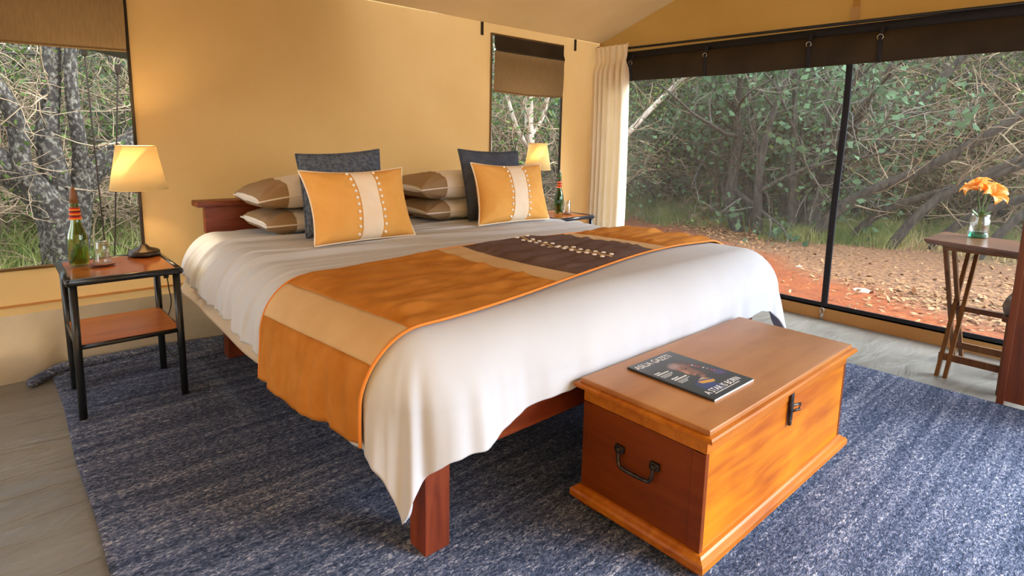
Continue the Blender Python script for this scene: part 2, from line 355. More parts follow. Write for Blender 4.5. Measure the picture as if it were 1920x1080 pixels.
sheet('wall_front', XL, XR, .05, EAVE, lambda u, z, d: (u, YF+d, z), MT['canvas'], (DOOR,), zt=lambda u: eave_z(YF) if False else eave_z(YF))
SCR = (-.95, 3.62, .11, 2.10)
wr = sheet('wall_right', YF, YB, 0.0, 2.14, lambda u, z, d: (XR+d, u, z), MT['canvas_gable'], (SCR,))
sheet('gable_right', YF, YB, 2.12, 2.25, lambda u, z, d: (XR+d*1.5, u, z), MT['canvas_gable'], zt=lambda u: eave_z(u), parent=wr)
# ceiling
def ceil_pts():
    ys = np.concatenate([np.linspace(YB, RIDGE_Y, 34), np.linspace(RIDGE_Y, YF, 36)[1:]]); xs = np.linspace(XL, XR, 70)
    P = np.zeros((len(xs), len(ys), 3))
    for i, x in enumerate(xs):
        for j, y in enumerate(ys): P[i, j] = (x, y, eave_z(y)+.012*float(vn(x*1.2, y*1.2, 5))*min(1, (YB-y)*3))
    return P
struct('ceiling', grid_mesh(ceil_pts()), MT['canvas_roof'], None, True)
# seams and details on the back wall
struct('seam', B(XL, 4.6, YB-.014, YB-.003, .395, .407), MT['canvas'], wb)
# plastic skirting, a little bulged
def pvc_fn(u, z, d):
    return (u, YB-.012-.05*math.exp(-((z-.12)/.12)**2)*(1.0 if u < .15 else .3)+d*3, z)
sheet('baseboard_back', XL, XR, 0.0, .355, pvc_fn, MT['pvc'], step=.05)
struct('baseboard_right', B(XR-.012, XR-.002, YF, YB, 0, .10), MT['canvas'])
struct('trim_corner', tube([(XR-.02, YB-.02, .0), (XR-.02, YB-.02, EAVE)], .012), MT['canvas'])
# ---- windows in the back wall
def win(name, W, scr):
    x0, x1, z0, z1 = W; r = bpy.data.objects.new(name, None); COL.objects.link(r); r.location = (x0, YB, z0); r['kind'] = 'structure'
    ob = obj('insect_screen', mesh([(0, .012, 0), (x1-x0, .012, 0), (x1-x0, .012, z1-z0), (0, .012, z1-z0)], [(0, 1, 2, 3)]), scr, r)
    w_, h_ = x1-x0, z1-z0; t = .014
    for a in ((-t, 0, -t, h_+t), (w_, w_+t, -t, h_+t), (0, w_, -t, 0), (0, w_, h_, h_+t)):
        obj('edge_binding', B(a[0], a[1], -.012, .006, a[2], a[3]), MT['dark_canvas'] if a[0] == w_ else MT['blind'], r)
    return r
win('window_1', W1, MT['screen_clear']); win('window_2', W2, MT['screen_clear'])
# ---- the big mesh side
ws = bpy.data.objects.new('window_3', None); COL.objects.link(ws); ws['kind'] = 'structure'; ws.location = (XR, 0, 0)
def scr_panel(y0, y1):
    return obj('insect_screen', mesh([(.004, y0, .11), (.004, y1, .11), (.004, y1, 2.1), (.004, y0, 2.1)], [(0, 1, 2, 3)]), MT['screen'], ws)
scr_panel(1.57, 3.62); scr_panel(-.95, 1.57)
obj('bottom_webbing', B(-.012, .0, -.95, 3.62, .085, .128, bev=.003), MT['webbing'], ws)
zp = [(-.008, 1.572+.012*math.sin(z*3.1)*(z/2), z) for z in np.linspace(.1, 2.08, 14)]
b = bmesh.new()
for (xa, ya, za), (xb, yb_, zb) in zip(zp, zp[1:]):
    vs = [b.verts.new(c) for c in ((xa, ya-.024, za), (xa, ya+.024, za), (xb, yb_+.024, zb), (xb, yb_-.024, zb), (xa-.006, ya-.018, za), (xa-.006, ya+.018, za), (xb-.006, yb_+.018, zb), (xb-.006, yb_-.018, zb))]
    for f in ((0, 1, 2, 3), (4, 5, 6, 7), (0, 3, 7, 4), (1, 2, 6, 5)): b.faces.new([vs[i] for i in f])
obj('zip_strip', b, MT['webbing'], ws)
obj('side_webbing', B(-.012, 0, 3.58, 3.64, .085, 2.12), MT['webbing'], ws)
obj('top_webbing', B(-.034, -.004, -.95, 3.62, 2.062, 2.135), MT['webbing'], ws)
# buckle at foot of zip
t = thing('zip_buckle', 'small metal hook buckle hanging at the foot of the black zip strip', 'buckle', (XR-.03, 1.575, .05))
obj('ring', tube([(0, .014*math.cos(a), .02+.022*math.sin(a)) for a in np.linspace(0, 2*PI, 15)[:-1]], .004, 6, closed=True), MT['steel'], t)
obj('strap_end', B(-.004, .004, -.010, .010, -.048, 0, bev=.002), MT['steel'], t)

# ================================================================ BED
bed = thing('bed', 'wide dark red wooden bed with square legs standing on the navy rug', 'bed', (1.95, 2.5, 0))
def bo(name, m, *a, **k):
    o = obj(name, B(*a, **k), m, bed, False); o.location = (-1.95, -2.5, 0); return o
for x0, x1 in ((.898, .990), (2.90, 2.985)):
    bo('leg', MT['bed_wood'], x0, x1, 1.372, 1.462, 0.012, .40, bev=.004)
for x0, x1 in ((.93, 1.02), (2.90, 2.985)):
    bo('leg', MT['bed_wood'], x0, x1, 3.47, 3.56, .012, .40, bev=.004)
bo('foot_rail', MT['bed_wood_x'], .99, 2.90, 1.385, 1.425, .292, .40, bev=.003)
bo('head_rail', MT['bed_wood_x'], 1.02, 2.90, 3.50, 3.54, .29, .40, bev=.003)
bo('side_rail', MT['bed_wood_x'], .91, .95, 1.462, 3.47, .30, .40, bev=.003)
bo('side_rail', MT['bed_wood_x'], 2.94, 2.98, 1.462, 3.47, .30, .40, bev=.003)
bo('headboard', MT['bed_wood_x'], .905, 3.02, 3.70, 3.745, .72, .875, bev=.004)
bo('headboard_ledge', MT['bed_wood_x'], .865, 3.06, 3.68, 3.82, .875, .908, bev=.006)
for x in (1.1, 2.8): bo('headboard_post', MT['bed_wood'], x, x+.07, 3.745, 3.785, .3, .875, bev=.003)
mt = obj('mattress', B(.96, 2.95, 1.50, 3.66, .40, .668, bev=.05), MT['linen_white'])
tag(mt, 'mattress lying under the duvet on the wooden bed', 'mattress')
# ---- duvet
X0, X1, Y0, Y1, ZT = .945, 3.05, 1.50, 3.64, .728
Rh, Rv, LQ = .20, .215, .33
def drape(s, tt, wr=True, off=0.0):
    cx = np.clip(s, X0, X1); cy = np.clip(tt, Y0, Y1)
    dx, dy = s-cx, tt-cy; r = np.hypot(dx, dy); rr = np.maximum(r, 1e-6); ex, ey = dx/rr, dy/rr
    th = np.minimum(r/LQ, 1)*PI/2; ov = np.maximum(r-LQ, 0)
    cq = sm(.05, .2, np.abs(dx))*sm(.05, .2, np.abs(dy)); h = Rh*np.sin(th)+(.07+.16*cq*(dx > 0))*ov; v = Rv*(1-np.cos(th))+ov
    nx, ny, nz = ex*np.sin(th), ey*np.sin(th), np.cos(th)
    x, y, z = cx+ex*h, cy+ey*h, ZT-v
    z = z+.016*vn(x*1.6, y*1.6, 2.2)*(1-sm(0, .2, r))
    if wr:
        head = sm(1.9, 2.7, tt)
        wv = tt+.10*s+.06*vn(s*2, tt*2, 9)-.25*np.minimum(ov+np.maximum(0, X0+.1-s), .4)*.3
        wrk = .017*head*(np.exp(-(vn(s*.8+4, wv*8, .5)/.07)**2)+.7*np.exp(-(vn(s*.9+9, wv*13, 2.5)/.08)**2)-.6)+.022*head*vn(s*1.2, wv*9, 3.5)+.012*head*vn(s*1.6, wv*24, 6.5)
        wrk *= (.50+.50*sm(2.2, 1.0, s))
        hang = sm(.12, .45, r)
        fold = .065*hang*vn(x*5.5+1.3, y*5.5, z*1.2)+.026*hang*vn(x*14, y*14, z*2.5)+.020*hang*sm(1.5, 1.0, s)*vn(x*24, y*24, z*2)
        foot = sm(.02, .1, -dy)*sm(.05, .3, r)
        midfoot = sm(1.25, 1.6, s)*sm(2.85, 2.4, s)
        fold = fold*(1-.55*foot*midfoot)
        corner = sm(.05, .2, np.abs(dx))*sm(.05, .2, np.abs(dy))
        fold += .04*corner*vn(np.arctan2(dy, dx)*5, r*2, 7.7)
        soft = .018*vn(x*2.4, y*2.4, z*3.0)*sm(0, .3, r)
        d = wrk+fold+soft
        x, y, z = x+nx*d, y+ny*d, z+nz*d
    return np.stack([x+nx*off, y+ny*off, z+nz*off], -1)
nu, nv = 300, 540
U, V = np.meshgrid(np.linspace(0, 1, nu), np.linspace(0, 1, nv), indexing='ij')
ty = Y0-.45+V*(Y1-Y0+.45)
aL = .42-.09*sm(2.3, 3.5, ty)+.06*sm(2.0, 1.5, ty)+.015*vn(ty*5, 3.3)
S = X0-aL+U*(X1-X0+aL+.44)
bF = .475+.07*sm(2.85, 3.35, S)-.075*sm(.95, 1.4, S)+.005*sm(1.6, 2.4, S)+.03*vn(S*4.2, 1.1)+.012*vn(S*13, 7.1)
Tt = Y0-bF+V*(Y1-Y0+bF)
dv = obj('duvet', grid_mesh(drape(S, Tt)), MT['duvet'])
so = dv.modifiers.new('thick', 'SOLIDIFY'); so.thickness = .014; so.offset = -1
tag(dv, 'crumpled off-white duvet draped over the sides of the bed', 'duvet')
# flat sheet that shows below the duvet on the left
ty2 = np.linspace(2.05, 3.60, 40); q = np.linspace(0, 1, 14); A_, Q = np.meshgrid(ty2, q, indexing='ij')
Pz = .56-Q*(.14+.0*A_); Px = .80-.075*Q+.01*vn(A_*4, Q*2); Pz = Pz-.03*Q*sm(3.3, 2.3, A_)
sh = obj('bed_sheet', grid_mesh(np.stack([Px, A_, Pz], -1)), MT['sheet']); so = sh.modifiers.new('thick', 'SOLIDIFY'); so.thickness = .004
tag(sh, 'smooth pale sheet hem hanging below the duvet on the left of the bed', 'sheet')
# ---- runner
rn = thing('bed_runner', 'orange, tan and brown panelled runner laid across the foot half of the bed', 'bed runner', (1.95, 2.0, ZT))
def run_t(s): return 1.45+.27*sm(.85, 2.7, s)-.07*sm(2.7, 3.3, s), 2.29+.09*sm(.9, 2.4, s)-.05*sm(2.4, 3.2, s)
SL, SR = X0-.475, X1+.42
seams = [SL, X0-.225, X0-.075, 1.63, 1.785, 2.53, 2.66, X1+.12, X1+.25, SR]
mats = ['runner_orange', 'runner_tan', 'runner_orange', 'runner_tan', 'runner_brown', 'runner_tan', 'runner_orange', 'runner_tan', 'runner_orange']
def run_pt(s, v, off, sa=None, sb=None, ga=1.0):
    t0, t1 = run_t(s); t_ = t0+v*(t1-t0)
    # seams slant a little
    s2 = s+(v-.5)*(-.05)
    P = drape(s2, t_, True, off)
    gath = .016*vn(s2*5, t_*17, 6)+.010*vn(s2*11, t_*34, 2)
    if sa is not None: gath = gath*ga*np.clip(np.minimum(s-sa, sb-s)/.05, 0, 1)
    else: gath = gath*0
    ev = sm(0, .10, v)*sm(1, .92, v); gath = gath*ev
    lift = 0 if sa is None else .011*ga*np.clip(np.minimum(s-sa, sb-s)/.05, 0, 1)*(1-sm(.0, .2, np.maximum(X0-s2, s2-X1)))
    P[..., 2] += gath*1.1+lift*ev; P[..., 0] += gath*.3
    # the near edge lies flat, so it does not follow the foot roll
    return P
for k in range(9):
    n = max(6, int((seams[k+1]-seams[k])/.012)); s_, v_ = np.meshgrid(np.linspace(seams[k], seams[k+1], n), np.linspace(0, 1, 90), indexing='ij')
    o = obj('panel', grid_mesh(run_pt(s_, v_, .011, seams[k], seams[k+1], .12 if mats[k] == 'runner_tan' else 1.3)), MT[mats[k]], rn); o.location = (-1.95, -2.0, -ZT)
    sd = o.modifiers.new('thick', 'SOLIDIFY'); sd.thickness = .005; sd.offset = 0
for vv in (0.0, 1.0):
    ss = np.linspace(SL, SR, 260); pts = run_pt(ss, np.full_like(ss, vv), .013)
    o = obj('piping', tube([tuple(p) for p in pts], .0055 if vv == 0 else .004, 6), MT['piping_orange'], rn); o.location = (-1.95, -2.0, -ZT)
bb = bmesh.new(); bmesh.ops.create_uvsphere(bb, u_segments=10, v_segments=6, radius=.0125)
for v in bb.verts: v.co.z *= .4
bead_me = bpy.data.meshes.new('bead'); bb.to_mesh(bead_me); bb.free(); bead_me.materials.append(MT['bead']); bead_me.polygons.foreach_set('use_smooth', [True]*len(bead_me.polygons))
def bead(parent, loc, rot=None, sc=1):
    o = bpy.data.objects.new('bead', bead_me); COL.objects.link(o); o.parent = parent; o.location = loc; o.scale = (sc, sc, sc)
    if rot is not None: o.rotation_mode = 'QUATERNION'; o.rotation_quaternion = rot
    return o
for side in (-1, 1):
    for i in range(13):
        v_ = .90-i*.066-(.02 if side > 0 else 0); s_ = 2.155+side*.031
        p = run_pt(np.array([s_]), np.array([v_]), .016, seams[4], seams[5], 1.3)[0]; bead(rn, p-np.array([1.95, 2.0, ZT]))
for off in (-.005, .005):
    vv = np.linspace(.93, .06, 60); pts = run_pt(np.full(60, 2.155+off), vv, .014, seams[4], seams[5], 1.3)
    o = obj('cord', tube([tuple(p) for p in pts], .0022, 5), MT['runner_tan'], rn); o.location = (-1.95, -2.0, -ZT)

# ---- pillows and cushions: bilinear patch between four corners, puffed
def pillow_surf(C, T, n=44, pinch=.07, side=1, k=1, noise_amp=.006, seed=0, u0=-1, u1=1, off=0.0, sag=0.0, ex=2.6):
    C = [np.array(c, float) for c in C]; u = np.linspace(u0, u1, max(4, int(n*(u1-u0)/2)+1)); v = np.linspace(-1, 1, n)
    U, V = np.meshgrid(u, v, indexing='ij')
    U2 = U*(1-pinch*(1-V**2)); V2 = V*(1-pinch*np.where(V < 0, .35, 1.2)*(1-U**2))
    a, b_ = (U2+1)/2, (V2+1)/2
    P = (C[0]*((1-a)*(1-b_))[..., None]+C[1]*(a*(1-b_))[..., None]+C[2]*(a*b_)[..., None]+C[3]*((1-a)*b_)[..., None])
    N = np.cross(C[1]-C[0], C[3]-C[0]); N /= np.linalg.norm(N)
    th = T/2*np.sqrt(np.clip((1-np.abs(U)**ex)*(1-np.abs(V)**ex), 0, 1))
    edge = np.sqrt(np.clip((1-U**2)*(1-V**2), 0, 1))
    th = th+noise_amp*edge*(vn(U*3+seed, V*3, seed)*1.6+vn(U*7, V*7+seed, 3)*.8)
    # creases running in from the corners
    for cu, cv in ((-1, -1), (1, -1), (1, 1), (-1, 1)):
        rr = np.hypot(U-cu, V-cv); ang = np.arctan2(V-cv, U-cu); th = th+noise_amp*1.2*np.exp(-(rr/.5)**2)*np.sin(ang*9+seed)*edge
    return P+N*(side*(th+off))[..., None]-np.array([0, 0, sag])*(((U**2)*1.0)[..., None])
def pillow_mesh(C, T, **k):
    F_ = pillow_surf(C, T, side=1, **k); G_ = pillow_surf(C, T, side=-1, **k)[:, ::-1]
    n, m = F_.shape[:2]; V = np.concatenate([F_.reshape(-1, 3), G_.reshape(-1, 3)])
    idx = np.arange(n*m).reshape(n, m); f = np.stack([idx[:-1, :-1], idx[1:, :-1], idx[1:, 1:], idx[:-1, 1:]], -1).reshape(-1, 4)
    me = np_mesh(V, np.concatenate([f, f+n*m])); b = bmesh.new(); b.from_mesh(me); bmesh.ops.remove_doubles(b, verts=b.verts, dist=.0006); return b
def edge_loop(C, pinch, n=40, sag=0):
    out = []; C = [np.array(c, float) for c in C]
    for a0, a1 in (((-1, -1), (1, -1)), ((1, -1), (1, 1)), ((1, 1), (-1, 1)), ((-1, 1), (-1, -1))):
        for k in range(n):
            t = k/n; U, V = a0[0]+(a1[0]-a0[0])*t, a0[1]+(a1[1]-a0[1])*t
            U2 = U*(1-pinch*(1-V*V)); V2 = V*(1-pinch*(.35 if V < 0 else 1.2)*(1-U*U)); a, b_ = (U2+1)/2, (V2+1)/2
            out.append(C[0]*(1-a)*(1-b_)+C[1]*a*(1-b_)+C[2]*a*b_+C[3]*(1-a)*b_-np.array([0, 0, sag*U*U]))
    return out
def loc_sub(o, c): o.location = -Vector(c)
def orange_cushion(C, label, seed):
    c = np.mean(C, 0); c[2] = ZT; th = thing('cushion', label, 'cushion', c, group=None)
    o = obj('cover', pillow_mesh(C, .20, pinch=.10, seed=seed, noise_amp=.009), MT['cushion_orange'], th); loc_sub(o, c)
    o = obj('piping', tube(edge_loop(C, .10), .0055, 6, closed=True), MT['cushion_cream'], th); loc_sub(o, c)
    uc, hw = .02, .205
    o = obj('centre_band', grid_mesh(pillow_surf(C, .20, pinch=.10, seed=seed, noise_amp=.009, u0=uc-hw, u1=uc+hw, side=1, off=.0035, n=60)), MT['cushion_cream'], th); loc_sub(o, c)
    N = np.cross(np.array(C[1])-np.array(C[0]), np.array(C[3])-np.array(C[0])); N = Vector(N).normalized(); q_ = Vector((0, 0, 1)).rotation_difference(N)
    for sgn in (-1, 1):
        S_ = pillow_surf(C, .20, pinch=.10, seed=seed, noise_amp=.009, u0=uc+sgn*(hw+.055)-.01, u1=uc+sgn*(hw+.055)+.01, side=1, off=.004, n=200)
        for i in range(10):
            p = S_[1, int(12+i*(176/9))]; bead(th, p-c, q_, .75)
    return th
CU1 = [(1.189, 2.824, .742), (1.800, 2.845, .742), (1.794, 2.978, 1.125), (1.172, 2.959, 1.120)]
CU2 = [(2.327, 2.918, .742), (2.955, 2.892, .742), (2.985, 3.032, 1.128), (2.370, 3.061, 1.142)]
orange_cushion(CU1, 'left orange cushion with cream band and white beads, nearest the camera', 2.3)
orange_cushion(CU2, 'right orange cushion with cream band and white beads, in front of the smooth grey cushion', 5.1)
def grey_cushion(C, label, m, seed):
    c = np.mean(C, 0); c[2] = ZT; th = thing('cushion', label, 'cushion', c)
    o = obj('cover', pillow_mesh(C, .15, pinch=.05, seed=seed, noise_amp=.012), m, th); loc_sub(o, c)
    o = obj('piping', tube(edge_loop(C, .05), .005, 6, closed=True), m, th); loc_sub(o, c)
grey_cushion([(1.25, 3.075, .745), (1.745, 3.06, .745), (1.770, 3.20, 1.225), (1.275, 3.25, 1.195)], 'grey quilted square cushion standing behind the left orange cushion', MT['grey_quilt'], 1.4)
grey_cushion([(2.415, 3.135, .745), (2.915, 3.115, .745), (2.945, 3.235, 1.212), (2.420, 3.27, 1.226)], 'smooth charcoal square cushion standing behind the right orange cushion', MT['grey_plain'], 3.9)
def sleep_pillow(C, T, label, seed, split, sag):
    c = np.mean(C, 0); th = thing('pillow', label, 'pillow', c, group=None)
    kw = dict(pinch=.03, seed=seed, noise_amp=.016, sag=sag, ex=3.6)
    o = obj('case', pillow_mesh(C, T, u0=-1, u1=1, **kw), MT['linen_white'], th); loc_sub(o, c)
    for sd in (1, -1):
        o = obj('end_panel', grid_mesh(pillow_surf(C, T, u0=-.99, u1=split, side=sd, off=.003, **kw)), MT['linen_dark'], th); loc_sub(o, c)
    o = obj('hem', tube(edge_loop(C, .035, sag=sag), .005, 6, closed=True), MT['linen_white'], th); loc_sub(o, c)
def flat(x0, x1, y0, y1, z, dz=0): return [(x0, y0, z), (x1, y0, z+dz), (x1, y1, z+dz), (x0, y1, z+.01)]
sleep_pillow(flat(1.09, 1.83, 3.22, 3.66, .800), .14, 'lower pillow of the left stack against the headboard', 1.1, -.54, .0)
sleep_pillow(flat(1.06, 1.83, 3.24, 3.67, .965, .01), .17, 'upper pillow of the left stack, drooping over the headboard', 4.2, -.56, .03)
sleep_pillow(flat(2.13, 2.88, 3.22, 3.66, .800), .14, 'lower pillow of the right stack against the headboard', 2.7, -.48, .0)
sleep_pillow(flat(2.10, 2.88, 3.24, 3.67, .965, .01), .18, 'upper pillow of the right stack, puffed above its neighbour', 6.6, -.45, .01)

# ================================================================ NIGHTSTANDS
def nightstand(label, x0, y0):
    W_, D_, H_ = .465, .53, .655
    t = thing('nightstand', label, 'nightstand', (x0, y0, .012), 0, None)
    r = .016; T_ = H_-.012
    fr = bmesh.new(); ct = [(r, r), (W_-r, r), (W_-r, D_-r), (r, D_-r)]
    for i in range(4): tube([(*ct[i], T_-r), (*ct[(i+1) % 4], T_-r)], r, 10, fr)
    for c in ct: bmesh.ops.create_uvsphere(fr, u_segments=10, v_segments=8, radius=r*1.02, matrix=Matrix.Translation((*c, T_-r)))
    obj('top_frame', fr, MT['black_metal'], t)
    obj('top_panel', B(r, W_-r, r, D_-r, T_-.022, T_-.006), MT['top_wood'], t, False)
    feet = [(.022, .0), (W_-.03, .012), (W_-.04, .44), (.03, .42)]
    tops = [(.03, .028), (W_-.03, .028), (W_-.03, D_-.03), (.03, D_-.03)]
    mids = []
    for f, c in zip(feet, tops):
        obj('leg', tube([(*f, 0), (*c, T_-r)], [.0165, .0165], 10), MT['black_metal'], t)
        k = .33/(T_); mids.append((f[0]+(c[0]-f[0])*k, f[1]+(c[1]-f[1])*k, .33))
    sf = bmesh.new()
    for i in range(4): tube([mids[i], mids[(i+1) % 4]], .011, 8, sf)
    obj('shelf_frame', sf, MT['black_metal'], t)
    b = bmesh.new(); vs = [b.verts.new((m_[0], m_[1], z)) for z in (.334, .342) for m_ in mids]
    for f in ((0, 1, 2, 3), (4, 5, 6, 7), (0, 1, 5, 4), (1, 2, 6, 5), (2, 3, 7, 6), (3, 0, 4, 7)): b.faces.new([vs[i] for i in f])
    obj('shelf_panel', b, MT['shelf_wood'], t, False)
    return t
nightstand('black metal nightstand with wooden top and shelf, left of the bed', .189, 3.108)
nightstand('black metal nightstand right of the bed, mostly hidden behind the cushions', 3.475, 3.285)
def lamp(label, x, y, z, hp, rs, power, cordpts=None):
    t = thing('table_lamp', label, 'lamp', (x, y, z), 0)
    obj('base', lathe([(0, 0), (.074, 0), (.076, .006), (.074, .022), (.066, .028), (.03, .040), (.014, .058), (0, .06)], 40), MT['bronze'], t)
    obj('pole', lathe([(.0085, .04), (.0085, hp)], 14), MT['bronze'], t)
    z0, z1 = hp-.02, hp+.205
    sh = obj('lamp_shade', lathe([(rs, z0), (rs*.68, z1)], 56), MT['shade'], t); so = sh.modifiers.new('thick', 'SOLIDIFY'); so.thickness = .0025
    for zz, rr in ((z0, rs), (z1, rs*.68)): obj('shade_rim', tube([(rr*math.cos(a), rr*math.sin(a), zz) for a in np.linspace(0, 2*PI, 49)[:-1]], .0028, 6, closed=True), MT['shade'], t)
    bu = bmesh.new(); bmesh.ops.create_uvsphere(bu, u_segments=14, v_segments=10, radius=.026, matrix=Matrix.Translation((0, 0, hp+.07))); obj('bulb', bu, MT['bulb'], t)
    obj('socket', lathe([(.014, hp-.005), (.016, hp), (.016, hp+.045), (0, hp+.046)], 14), MT['bronze'], t)
    l = bpy.data.lights.new('lamp_light', 'POINT'); l.energy = power; l.color = (1, .78, .46); l.shadow_soft_size = .03
    lo = bpy.data.objects.new('lamp_light', l); COL.objects.link(lo); lo.parent = t; lo.location = (0, 0, hp+.12)
    if cordpts:
        c = obj('cord', tube(arc(cordpts, 6), .003, 6), MT['cord'], t)
        s = obj('switch', B(-.012, .012, -.008, .008, -.03, .03, bev=.005), MT['plastic_black'], c); s.location = cordpts[2]
    return t
lamp('lit table lamp with cream shade on the left nightstand', .565, 3.56, .655, .37, .131, 15.0,
     [(.05, .05, .004), (.085, .095, -.0), (.072, -.12, -.085), (.10, -.02, -.20), (.13, .12, -.33), (.08, .13, -.52), (.12, .10, -.625), (.17, .04, -.635)])
lamp('lit table lamp behind the right orange cushion, on the right nightstand', 3.535, 3.62, .655, .41, .116, 10.0)
def bottle(label, x, y, z, gm, tip):
    t = thing('bottle', label, 'bottle', (x, y, z))
    prof = [(0, 0), (.036, 0), (.041, .006), (.0415, .12), (.040, .14), (.034, .165), (.024, .195), (.018, .225), (.0165, .30), (.0165, .305)]
    inner = [(.0135, .305), (.0135, .225), (.020, .195), (.030, .165), (.0365, .138), (.038, .12), (.0375, .012), (.030, .008), (0, .012)]
    obj('glass_body', lathe(prof+inner, 36), gm, t)
    cols = ['orange_bead', 'red_bead', 'maroon_bead', 'orange_bead', 'red_bead', 'maroon_bead', 'orange_bead', 'red_bead']
    for i, cn in enumerate(cols):
        zz = .226+i*.0072; rr = .0225-.0006*i
        obj('bead_band', tube([(rr*math.cos(a), rr*math.sin(a), zz) for a in np.linspace(0, 2*PI, 25)[:-1]], .0042, 6, closed=True), MT[cn], t)
    obj('stopper', lathe([(.0, .300), (.0175, .302), (.0165, .33), (.012, .358), (.005, .378), (0, .382)], 20), MT['stopper'] if tip else MT['dark_green_glass'], t)
bottle('green glass bottle with beaded neck and brown stopper on the left nightstand', .279, 3.47, .656, MT['green_glass'], True)
bottle('dark green glass bottle with orange beaded neck on the right nightstand', 3.80, 3.60, .656, MT['dark_green_glass'], False)
def tumbler(label, clabel, x, y, z):
    t = thing('coaster', clabel, 'coaster', (x, y, z))
    obj('disc', lathe([(0, 0), (.050, 0), (.052, .003), (.050, .007), (.044, .0075), (.040, .006), (0, .006)], 36), MT['coaster'], t)
    o = obj('tumbler', lathe([(.036, 0), (.0375, .001), (.030, .104), (.027, .108), (0, .108), (0, .098), (.026, .096), (.0345, .001)], 36), MT['clear_glass'])
    o.location = (x, y, z+.0075); tag(o, label, 'glass')
tumbler('upturned clear tumbler on a coaster beside the green bottle', 'round brown coaster under the tumbler on the left nightstand', .366, 3.415, .656)
tumbler('upturned clear tumbler in front of the dark bottle on the right nightstand', 'round brown coaster under the tumbler on the right nightstand', 3.80, 3.50, .656)

# ================================================================ CHEST
ch = thing('chest', 'varnished orange wooden blanket chest at the foot of the bed', 'chest', (2.015, 1.004, .012), 0)
def cb(name, m, x0, x1, y0, y1, z0, z1, bev=0, parent=None):
    o = obj(name, B(x0-2.03, x1-2.03, y0-1.03, y1-1.03, z0-.012, z1-.012, bev=bev), m, ch, False); return o
cx0, cx1, cy0, cy1 = 1.498, 2.608, .808, 1.276
cb('front_panel', MT['chest'], cx0, cx1, cy0, cy0+.02, .075, .398, .002)
cb('back_panel', MT['chest'], cx0, cx1, cy1-.02, cy1, .075, .398, .002)
for xx in (cx0, cx1-.02): cb('side_panel', MT['chest_shaded'], xx, xx+.02, cy0+.02, cy1-.02, .075, .398, .001)
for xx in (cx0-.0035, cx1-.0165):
    for yy, d in ((cy0-.001, .045), (cy1-.03, .031)): cb('corner_post', MT['chest_shaded'], xx, xx+.02, yy, yy+d, .075, .398, .002)
def moulding(name, m, x0, x1, y0, y1, prof, rings=True):
    # prof: list of (outset, z)
    b = bmesh.new(); R_ = []
    for o_, z in prof:
        R_.append([b.verts.new((x-2.03, y-1.03, z-.012)) for x, y in ((x0-o_, y0-o_), (x1+o_, y0-o_), (x1+o_, y1+o_), (x0-o_, y1+o_))])
    for A, C in zip(R_, R_[1:]):
        for i in range(4): b.faces.new((A[i], A[(i+1) % 4], C[(i+1) % 4], C[i]))
    b.faces.new(R_[0][::-1]); b.faces.new(R_[-1])
    return obj(name, b, m, ch, False)
moulding('plinth', MT['chest_trim'], cx0, cx1, cy0, cy1, [(.004, .035), (.026, .035), (.030, .042), (.030, .060), (.026, .068), (.016, .074), (.010, .080), (.002, .082)])
for xx, yy in ((cx0-.005, cy0-.005), (cx1-.085, cy0-.005), (cx0-.005, cy1-.075), (cx1-.085, cy1-.075)):
    cb('foot', MT['chest_shaded'], xx, xx+.09, yy, yy+.08, .012, .036, .003)
moulding('lid', MT['chest_trim'], cx0, cx1, cy0, cy1, [(.0, .401), (.002, .402), (.002, .436), (.006, .440), (.008, .444), (.024, .450), (.030, .453), (.030, .462), (.025, .467), (.012, .468), (.012, .469)])
moulding('lid_board', MT['chest_top'], cx0, cx1, cy0, cy1, [(.012, .468), (.013, .470), (.013, .480), (.010, .483), (.0, .4835)])
# iron handle on the left end
def handle(xs, x):
    pts = [(x+xs*.014, 1.112, .288), (x+xs*.020, 1.105, .250), (x+xs*.022, 1.085, .236), (x+xs*.022, 1.0, .236), (x+xs*.020, .980, .246), (x+xs*.014, .975, .285)]
    h = obj('handle', tube(arc([(p[0]-2.03, p[1]-1.03, p[2]-.012) for p in pts], 5), .0065, 8), MT['iron'], ch)
    for yy in (1.112, .975):
        b = bmesh.new(); box(b, -.008, .008, -.017, .017, -.012, .012, bev=.003); bmesh.ops.create_uvsphere(b, u_segments=10, v_segments=8, radius=.011, matrix=Matrix.Translation((xs*.009, 0, 0)))
        o = obj('handle_mount', b, MT['iron'], h); o.location = (x-2.03+xs*.006, yy-1.03, .278)
handle(-1, cx0); handle(1, cx1)
hs = obj('hasp', B(-.008, .008, -.010, -.003, -.085, 0, bev=.002), MT['iron'], ch); hs.location = (2.060-2.03, cy0-1.03, .428); hs.scale = (1.3, 1.3, 1.3)
for nm, bm_ in (('hinge_plate', B(-.02, .028, -.008, -.001, -.004, .014, bev=.002)), ('pivot', lathe([(0, -.012), (.009, -.012), (.009, .002), (0, .002)], 12)),
                ('staple', tube([(.010, -.006, -.062), (.034, -.016, -.060), (.036, -.016, -.044), (.012, -.006, -.046)], .004, 8, closed=True)), ('tip', B(-.006, .006, -.010, -.003, -.100, -.084, bev=.002))):
    o = obj(nm, bm_, MT['iron'], hs)
    if nm == 'pivot': o.rotation_euler = (PI/2, 0, 0); o.location = (0, -.008, .002)
